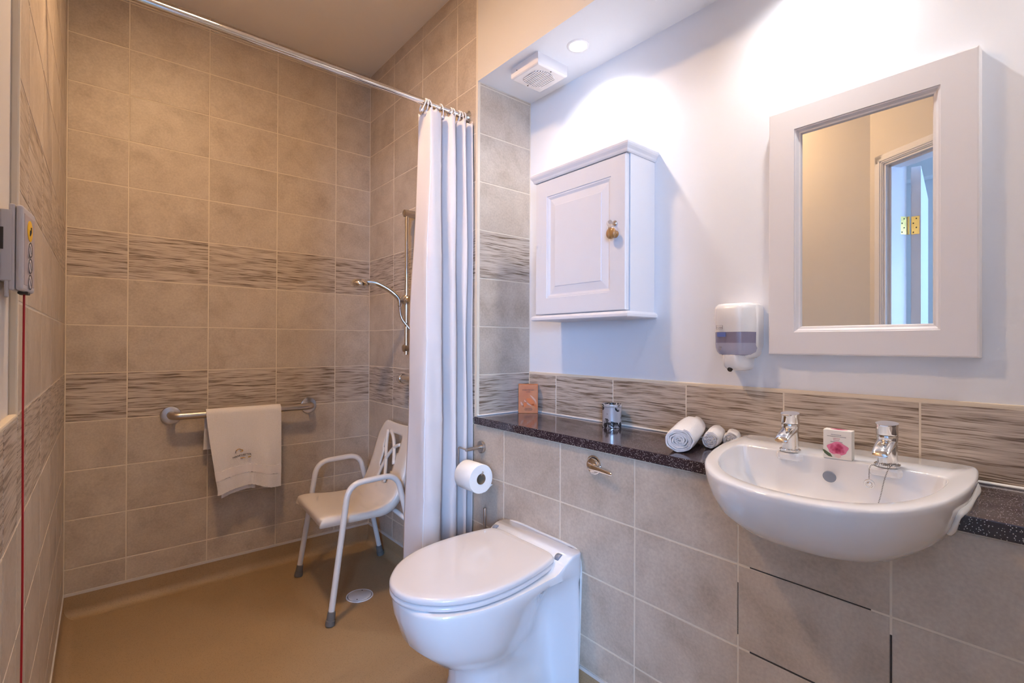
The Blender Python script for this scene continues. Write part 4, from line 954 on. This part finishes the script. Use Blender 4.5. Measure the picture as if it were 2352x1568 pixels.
# ---------------------------------------------------------------- shower riser, hand shower, valve
SX = X1 - .055; SYY = -.553
ri = thing('shower_riser', 'chrome shower riser rail on the tiled side wall', 'riser rail', (SX, SYY, 1.09))
MB().tube([(SX, SYY, 1.075), (SX, SYY, 1.772)], .0098, 18).build('rail', 'chrome', ri, smooth=True, auto=40)
for zz in (1.755, 1.105):
    mb = MB(); mb.loft([[Vector((xx, SYY + .0165 * s * math.cos(a), zz + .0175 * s * math.sin(a))) for a in [2 * PI * k / 20 for k in range(20)]] for xx, s in ((SX - .018, .75), (SX - .015, 1), (X1 - .001, 1))])
    mb.build('bracket', 'steel', ri, smooth=True, auto=40)
SLZ = 1.338
mb = MB(); mb.lathe([(.017, -.022), (.019, -.018), (.019, .018), (.017, .022)], (SX, SYY, SLZ), seg=24); mb.tube([(SX, SYY, SLZ), (SX - .030, SYY + .012, SLZ - .006)], .014, 16); mb.build('slider', 'chrome', ri, smooth=True, auto=50)
MB().lathe([(.018, 0), (.018, -.018), (.014, -.022), (0, -.022)], (SX - .002, SYY - .014, SLZ), axis='Y', seg=24).build('slider_knob', 'chrome', ri, smooth=True, auto=40)
hs = thing('hand_shower', 'chrome hand shower resting in the riser slider', 'shower head', (SX - .15, SYY, 1.36))
hx, hy = SX - .030, SYY + .012
hpth = smooth_curve([(hx, hy, SLZ - .030), (hx - .004, hy, SLZ + .004), (hx - .030, hy + .012, SLZ + .034), (hx - .070, hy + .03, SLZ + .062), (hx - .105, hy + .045, SLZ + .078), (hx - .138, hy + .058, SLZ + .080)], 6)
MB().tube(hpth, [.0095 + .0035 * min(1, k / 10) for k in range(len(hpth))], 16).build('handle', 'chrome', hs, smooth=True, auto=60)
hc = Vector((hx - .168, hy + .072, SLZ + .070))
MB().lathe([(0, .024), (.018, .022), (.034, .014), (.043, .002), (.044, -.006), (.039, -.014), (.032, -.015), (0, -.015)], hc, axis=(.12, 0, 1), seg=32).build('head', 'chrome', hs, smooth=True, auto=50)
MB().lathe([(0, -.0165), (.026, -.0165), (.028, -.0145)], hc, axis=(.12, 0, 1), seg=28).build('spray_plate', 'steel', hs, smooth=True, auto=40)
hose = smooth_curve([(hx, hy, SLZ - .028), (hx + .006, hy - .012, SLZ - .09), (SX + .022, SYY - .030, 1.16), (SX + .026, SYY - .026, 1.02), (SX + .022, SYY - .006, .86), (SX + .026, SYY + .002, .74), (SX + .026, SYY - .01, .64), (SX + .026, SYY - .06, .58), (SX + .022, SYY - .11, .64), (SX + .01, SYY - .125, .78)], 26)
MB().tube(hose, [.0058 + .0011 * (k % 2) for k in range(len(hose))], 10).build('hose', 'steel', hs, smooth=True, auto=60)
vl = thing('shower_valve', 'chrome shower valve half hidden behind the curtain', 'valve', (X1, SYY - .10, .90))
MB().tube([(X1 - .050, SYY - .40, .955), (X1 - .050, SYY + .035, .955)], .021, 22).build('body', 'chrome', vl, smooth=True, auto=40)
MB().lathe([(.022, 0), (.0255, .003), (.0255, .026), (.020, .034), (0, .036)], (X1 - .050, SYY + .035, .955), axis='Y', seg=24).build('control_knob', 'chrome', vl, smooth=True, auto=40)
for yy in (-.08, -.23): MB().lathe([(.028, 0), (.028, -.006), (.016, -.012), (.016, -.05)], (X1 - .0006, SYY + yy, .955), axis='X', seg=24).build('wall_flange', 'chrome', vl, smooth=True, auto=40)

# ---------------------------------------------------------------- shower chair
cx0, cy0 = 1.036, -.482
sc_ = thing('shower_chair', 'white shower chair with tubular arms and a lattice back', 'chair', (cx0, cy0, 0), None, math.radians(-3.4)); sc_['_org'] = (0, 0, 0)
prof = smooth_curve([(-.222, 0, .372), (-.226, 0, .398), (-.212, 0, .413), (-.165, 0, .415), (-.08, 0, .405), (.005, 0, .403), (.050, 0, .413), (.086, 0, .438), (.111, 0, .485), (.131, 0, .54), (.149, 0, .60), (.167, 0, .66), (.181, 0, .708), (.189, 0, .732), (.196, 0, .740), (.206, 0, .736), (.210, 0, .716)], 5)
npf = len(prof); zt = [p.z for p in prof]
L_ = [0]
for a, b in zip(prof[:-1], prof[1:]): L_.append(L_[-1] + (b - a).length)
tot = L_[-1]
def halfw(f):
    w_ = .200 - .006 * f
    e0 = min(1, f * tot / .05); e1 = min(1, (1 - f) * tot / .15)
    return w_ - .028 * (1 - e0) ** 2 - .105 * (1 - e1) ** 2.4
NV = 26; grid = []
for i, p in enumerate(prof):
    f = L_[i] / tot; hw = halfw(f)
    a = prof[max(0, i - 1)]; b = prof[min(npf - 1, i + 1)]; tg = (b - a).normalized(); nrm = Vector((-tg.z, 0, tg.x))   # up/front normal
    row = []
    fl_d = .036 * min(1, .35 + f / .16) * min(1, .2 + (1 - f) / .12)
    wb = max(0, min(1, p.x / .09)); fv = nrm * (-fl_d) * wb + Vector((0, 0, -(p.z - .3735))) * (1 - wb)
    row.append(p + Vector((0, -hw - .003, 0)) + fv)
    row.append(p + Vector((0, -hw - .002, 0)) + fv * .5)
    for k in range(NV + 1):
        v = -1 + 2 * k / NV; edge = max(0, abs(v) - .86) / .14
        dish = .006 * (1 - v * v) * (1 if p.z < .43 else 1.4)
        row.append(p + Vector((0, v * hw, 0)) - nrm * (.006 * edge ** 2 + dish * .6))
    row.append(p + Vector((0, hw + .002, 0)) + fv * .5)
    row.append(p + Vector((0, hw + .003, 0)) + fv)
    grid.append(row)
nc = len(grid[0]); vs = [q for r in grid for q in r]; fs_seat, fs_back = [], []
def in_window(i, k):
    z = (prof[i].z + prof[i + 1].z) / 2; x = prof[i].x
    if x < .09 or not (.478 < z < .690) or L_[i] / tot > .87: return False
    v = -1 + 2 * ((k - 2) + .5) / NV
    return abs(v) < .30 + .20 * (z - .478) / .21
for i in range(npf - 1):
    for k in range(nc - 1):
        if in_window(i, k): continue
        q = (i * nc + k, i * nc + k + 1, (i + 1) * nc + k + 1, (i + 1) * nc + k)
        (fs_back if prof[i].x > .075 and prof[i].z > .42 else fs_seat).append(q)
mb = MB(); mb.add(vs, fs_seat + fs_back)
seat_o = back_o = mb.build('seat_shell', 'chairplastic', sc_, smooth=True); s_ = seat_o.modifiers.new('solid', 'SOLIDIFY'); s_.thickness = .0075; s_.offset = -1
def back_pt(v, z):
    for a, b in zip(prof[:-1], prof[1:]):
        if a.x > .06 and a.z <= z <= b.z: t = (z - a.z) / (b.z - a.z); return Vector((a.x + (b.x - a.x) * t, v * .196, z))
    return Vector((.19, v * .196, z))
for pts_ in ([(.44, .694), (.28, .62), (.02, .545), (-.22, .474)], [(.26, .474), (.20, .53), (.04, .585), (-.20, .63), (-.46, .650)], [(.28, .696), (.06, .676), (-.16, .635), (-.40, .56)]):
    pth = [back_pt(v, z) + Vector((.004, 0, 0)) for v, z in pts_]
    MB().tube(smooth_curve(pth, 6), .0088, 8).build('lattice_strand', 'chairplastic', back_o, smooth=True)
for a, b in ((.02, -.05), (.045, -.085), (.05, -.025), (.075, -.06)):
    MB().lathe([(.0035, 0), (.0035, .0009)], (a, b, .3998 + (.004 if a > .06 else 0)), seg=10).build('drain_hole', 'slot', seat_o)
for s in (-1, 1):
    yf, ya = s * .258, s * .236
    front = round_path([(-.2005, yf, .012), (-.122, ya, .545), (.090, ya, .556), (.213, yf, .012)], .062, 9)
    # split the one bent tube into front leg, armrest and rear leg
    zt_ = [p.z for p in front]; mid = [i for i, p in enumerate(front) if p.z > .44]; i0, i1 = mid[0], mid[-1]
    lg = front[:i0 + 1]; arm = front[i0:i1 + 1]; lr = front[i1:]
    MB().tube(arm, .0125, 14).build('armrest', 'chairmetal', sc_, smooth=True, auto=50)
    for seg_, foot, nx in ((lg, lg[0], lg[1]), (lr[::-1], lr[-1], lr[-2])):
        l_ = MB().tube(seg_, .0125, 14).build('leg', 'chairmetal', sc_, smooth=True, auto=50)
        d = (Vector(nx) - Vector(foot)).normalized(); f0 = Vector(foot); f0.z = 0.0025
        MB().lathe([(.0185, 0.0), (.019, .004), (.0185, .020), (.0165, .021), (.0165, .024), (.0155, .052), (.0130, .054)], f0, axis=d, seg=18).build('ferrule', 'rubber', l_, smooth=True, auto=35)
for xx, zz, yy in ((-.152, .352, .248), (.148, .335, .244)):
    MB().tube(round_path([(xx, -yy, zz), (xx * .8, -.17, .368), (xx * .8, .17, .368), (xx, yy, zz)], .04, 5), .011, 12).build('crossbar', 'chairmetal', sc_, smooth=True)
for s in (-1, 1): MB().tube([(-.12, s * .12, .379), (.07, s * .12, .379)], .010, 10).build('seat_support', 'chairmetal', sc_, smooth=True)

# ---------------------------------------------------------------- floor drain
dx_, dy_ = 1.006, -.578
dn = thing('floor_drain', 'round white floor drain cover beside the shower chair', 'drain', (dx_, dy_, 0))
MB().lathe([(.0, .0015), (.052, .0015), (.054, .0035), (.0575, .0035), (.059, .0004)], (dx_, dy_, 0), seg=44).build('rim', 'plastic', dn, smooth=True, auto=30)
MB().lathe([(.0535, .0015), (.0535, .0022), (.0505, .0022)], (dx_, dy_, 0), seg=44, cap=False).build('gap', 'slot', dn)
MB().lathe([(.0505, .0012), (.0505, .0038), (.049, .0046), (.0, .0050)], (dx_, dy_, 0), seg=44).build('cover', 'plastic', dn, smooth=True, auto=30)
for a in (.9, .9 + PI): MB().lathe([(.003, .0046), (.003, .0052)], (dx_ + .040 * math.cos(a), dy_ + .040 * math.sin(a), 0), seg=10).build('screw', 'slot', dn)

# ---------------------------------------------------------------- nurse-call unit with pull cord on the left wall
al = thing('call_alarm', 'grey nurse-call unit with yellow button and red pull cord', 'alarm', (.01, -1.62, 1.20))
AY0, AY1 = -1.502, -1.586; PX = PAINT_X
ym = (AY0 + AY1) / 2
_ca, _sa = math.cos(math.radians(-5)), math.sin(math.radians(-5))
def turn(v): dx, dy = v.x - (PX + .019), v.y - ym; return Vector((PX + .019 + dx * _ca - dy * _sa, ym + dx * _sa + dy * _ca, v.z))
MB().box((PX + .0005, AY0 + .004, 1.226), (PX + .0150, AY1 - .001, 1.340)).build('back_box', 'alarm', al, bevel=.0022)
MB().box((PX + .0140, AY0 + .001, 1.212), (PX + .0215, AY1, 1.350)).build('body_rear', 'alarm', al, bevel=.002, xf=turn)
MB().box((PX + .0217, AY0 + .001, 1.212), (PX + .0312, AY1, 1.350)).build('body_front', 'alarm', al, bevel=.006, bseg=4, xf=turn)
MB().box((PX + .0305, AY0 - .007, 1.222), (PX + .0318, AY1 + .007, 1.338)).build('face_plate', 'alarmface', al, bevel=.0005, xf=turn)
MB().box((PX + .0010, AY1 + .001, 1.276), (PX + .0050, AY1 - .0016, 1.311)).build('side_slot', 'slot', al)
for zz, rr, mt in ((1.3145, .0175, 'yellow'), (1.2830, .0130, 'pale'), (1.2562, .0130, 'pale'), (1.2292, .0130, 'pale')):
    b_ = MB().lathe([(rr, 0), (rr, .0006), (rr * .92, .0009), (0, .0009)], (PX + .0318, ym, zz), axis='X', seg=28).build('button', mt, al, smooth=True, auto=30, xf=turn)
    if mt == 'pale':
        MB().lathe([(rr * .98, .0), (rr * .98, .0006), (rr * .86, .0006), (rr * .86, .0)], (PX + .0325, ym, zz), axis='X', seg=28, cap=False).build('button_ring', 'ink', b_, xf=turn)
        MB().tube([(PX + .0328, ym + .005, zz - .006), (PX + .0328, ym - .005, zz + .006)], .0008, 6).build('symbol', 'greyink', b_, xf=turn)
    else:
        MB().tube([(PX + .0328, ym + .003, zz + .007), (PX + .0328, ym + .003, zz - .002), (PX + .0328, ym - .005, zz - .008), (PX + .0328, ym - .004, zz + .001)], .0010, 6).build('symbol', 'ink', b_, xf=turn)
MB().box((PX + .018, ym - .010, 1.2085), (PX + .031, ym + .022, 1.2125)).build('cord_gland', 'slot', al, bevel=.001)
MB().box((PX + .006, AY1 - .0005, 1.200), (PX + .011, AY1 + .008, 1.227)).build('release_tab', 'alarm', al, bevel=.002)
cord = smooth_curve([(PX + .025, ym + .004, 1.210), (PX + .0248, ym + .003, 1.0), (PX + .0258, ym + .004, .72), (PX + .0248, ym + .004, .45), (PX + .0262, ym + .003, .2), (PX + .0252, ym + .004, .06)], 10)
MB().tube(cord, .0015, 8).build('pull_cord', 'redcord', al, smooth=True)

for o in bpy.data.objects:
    if '_org' in o: del o['_org']
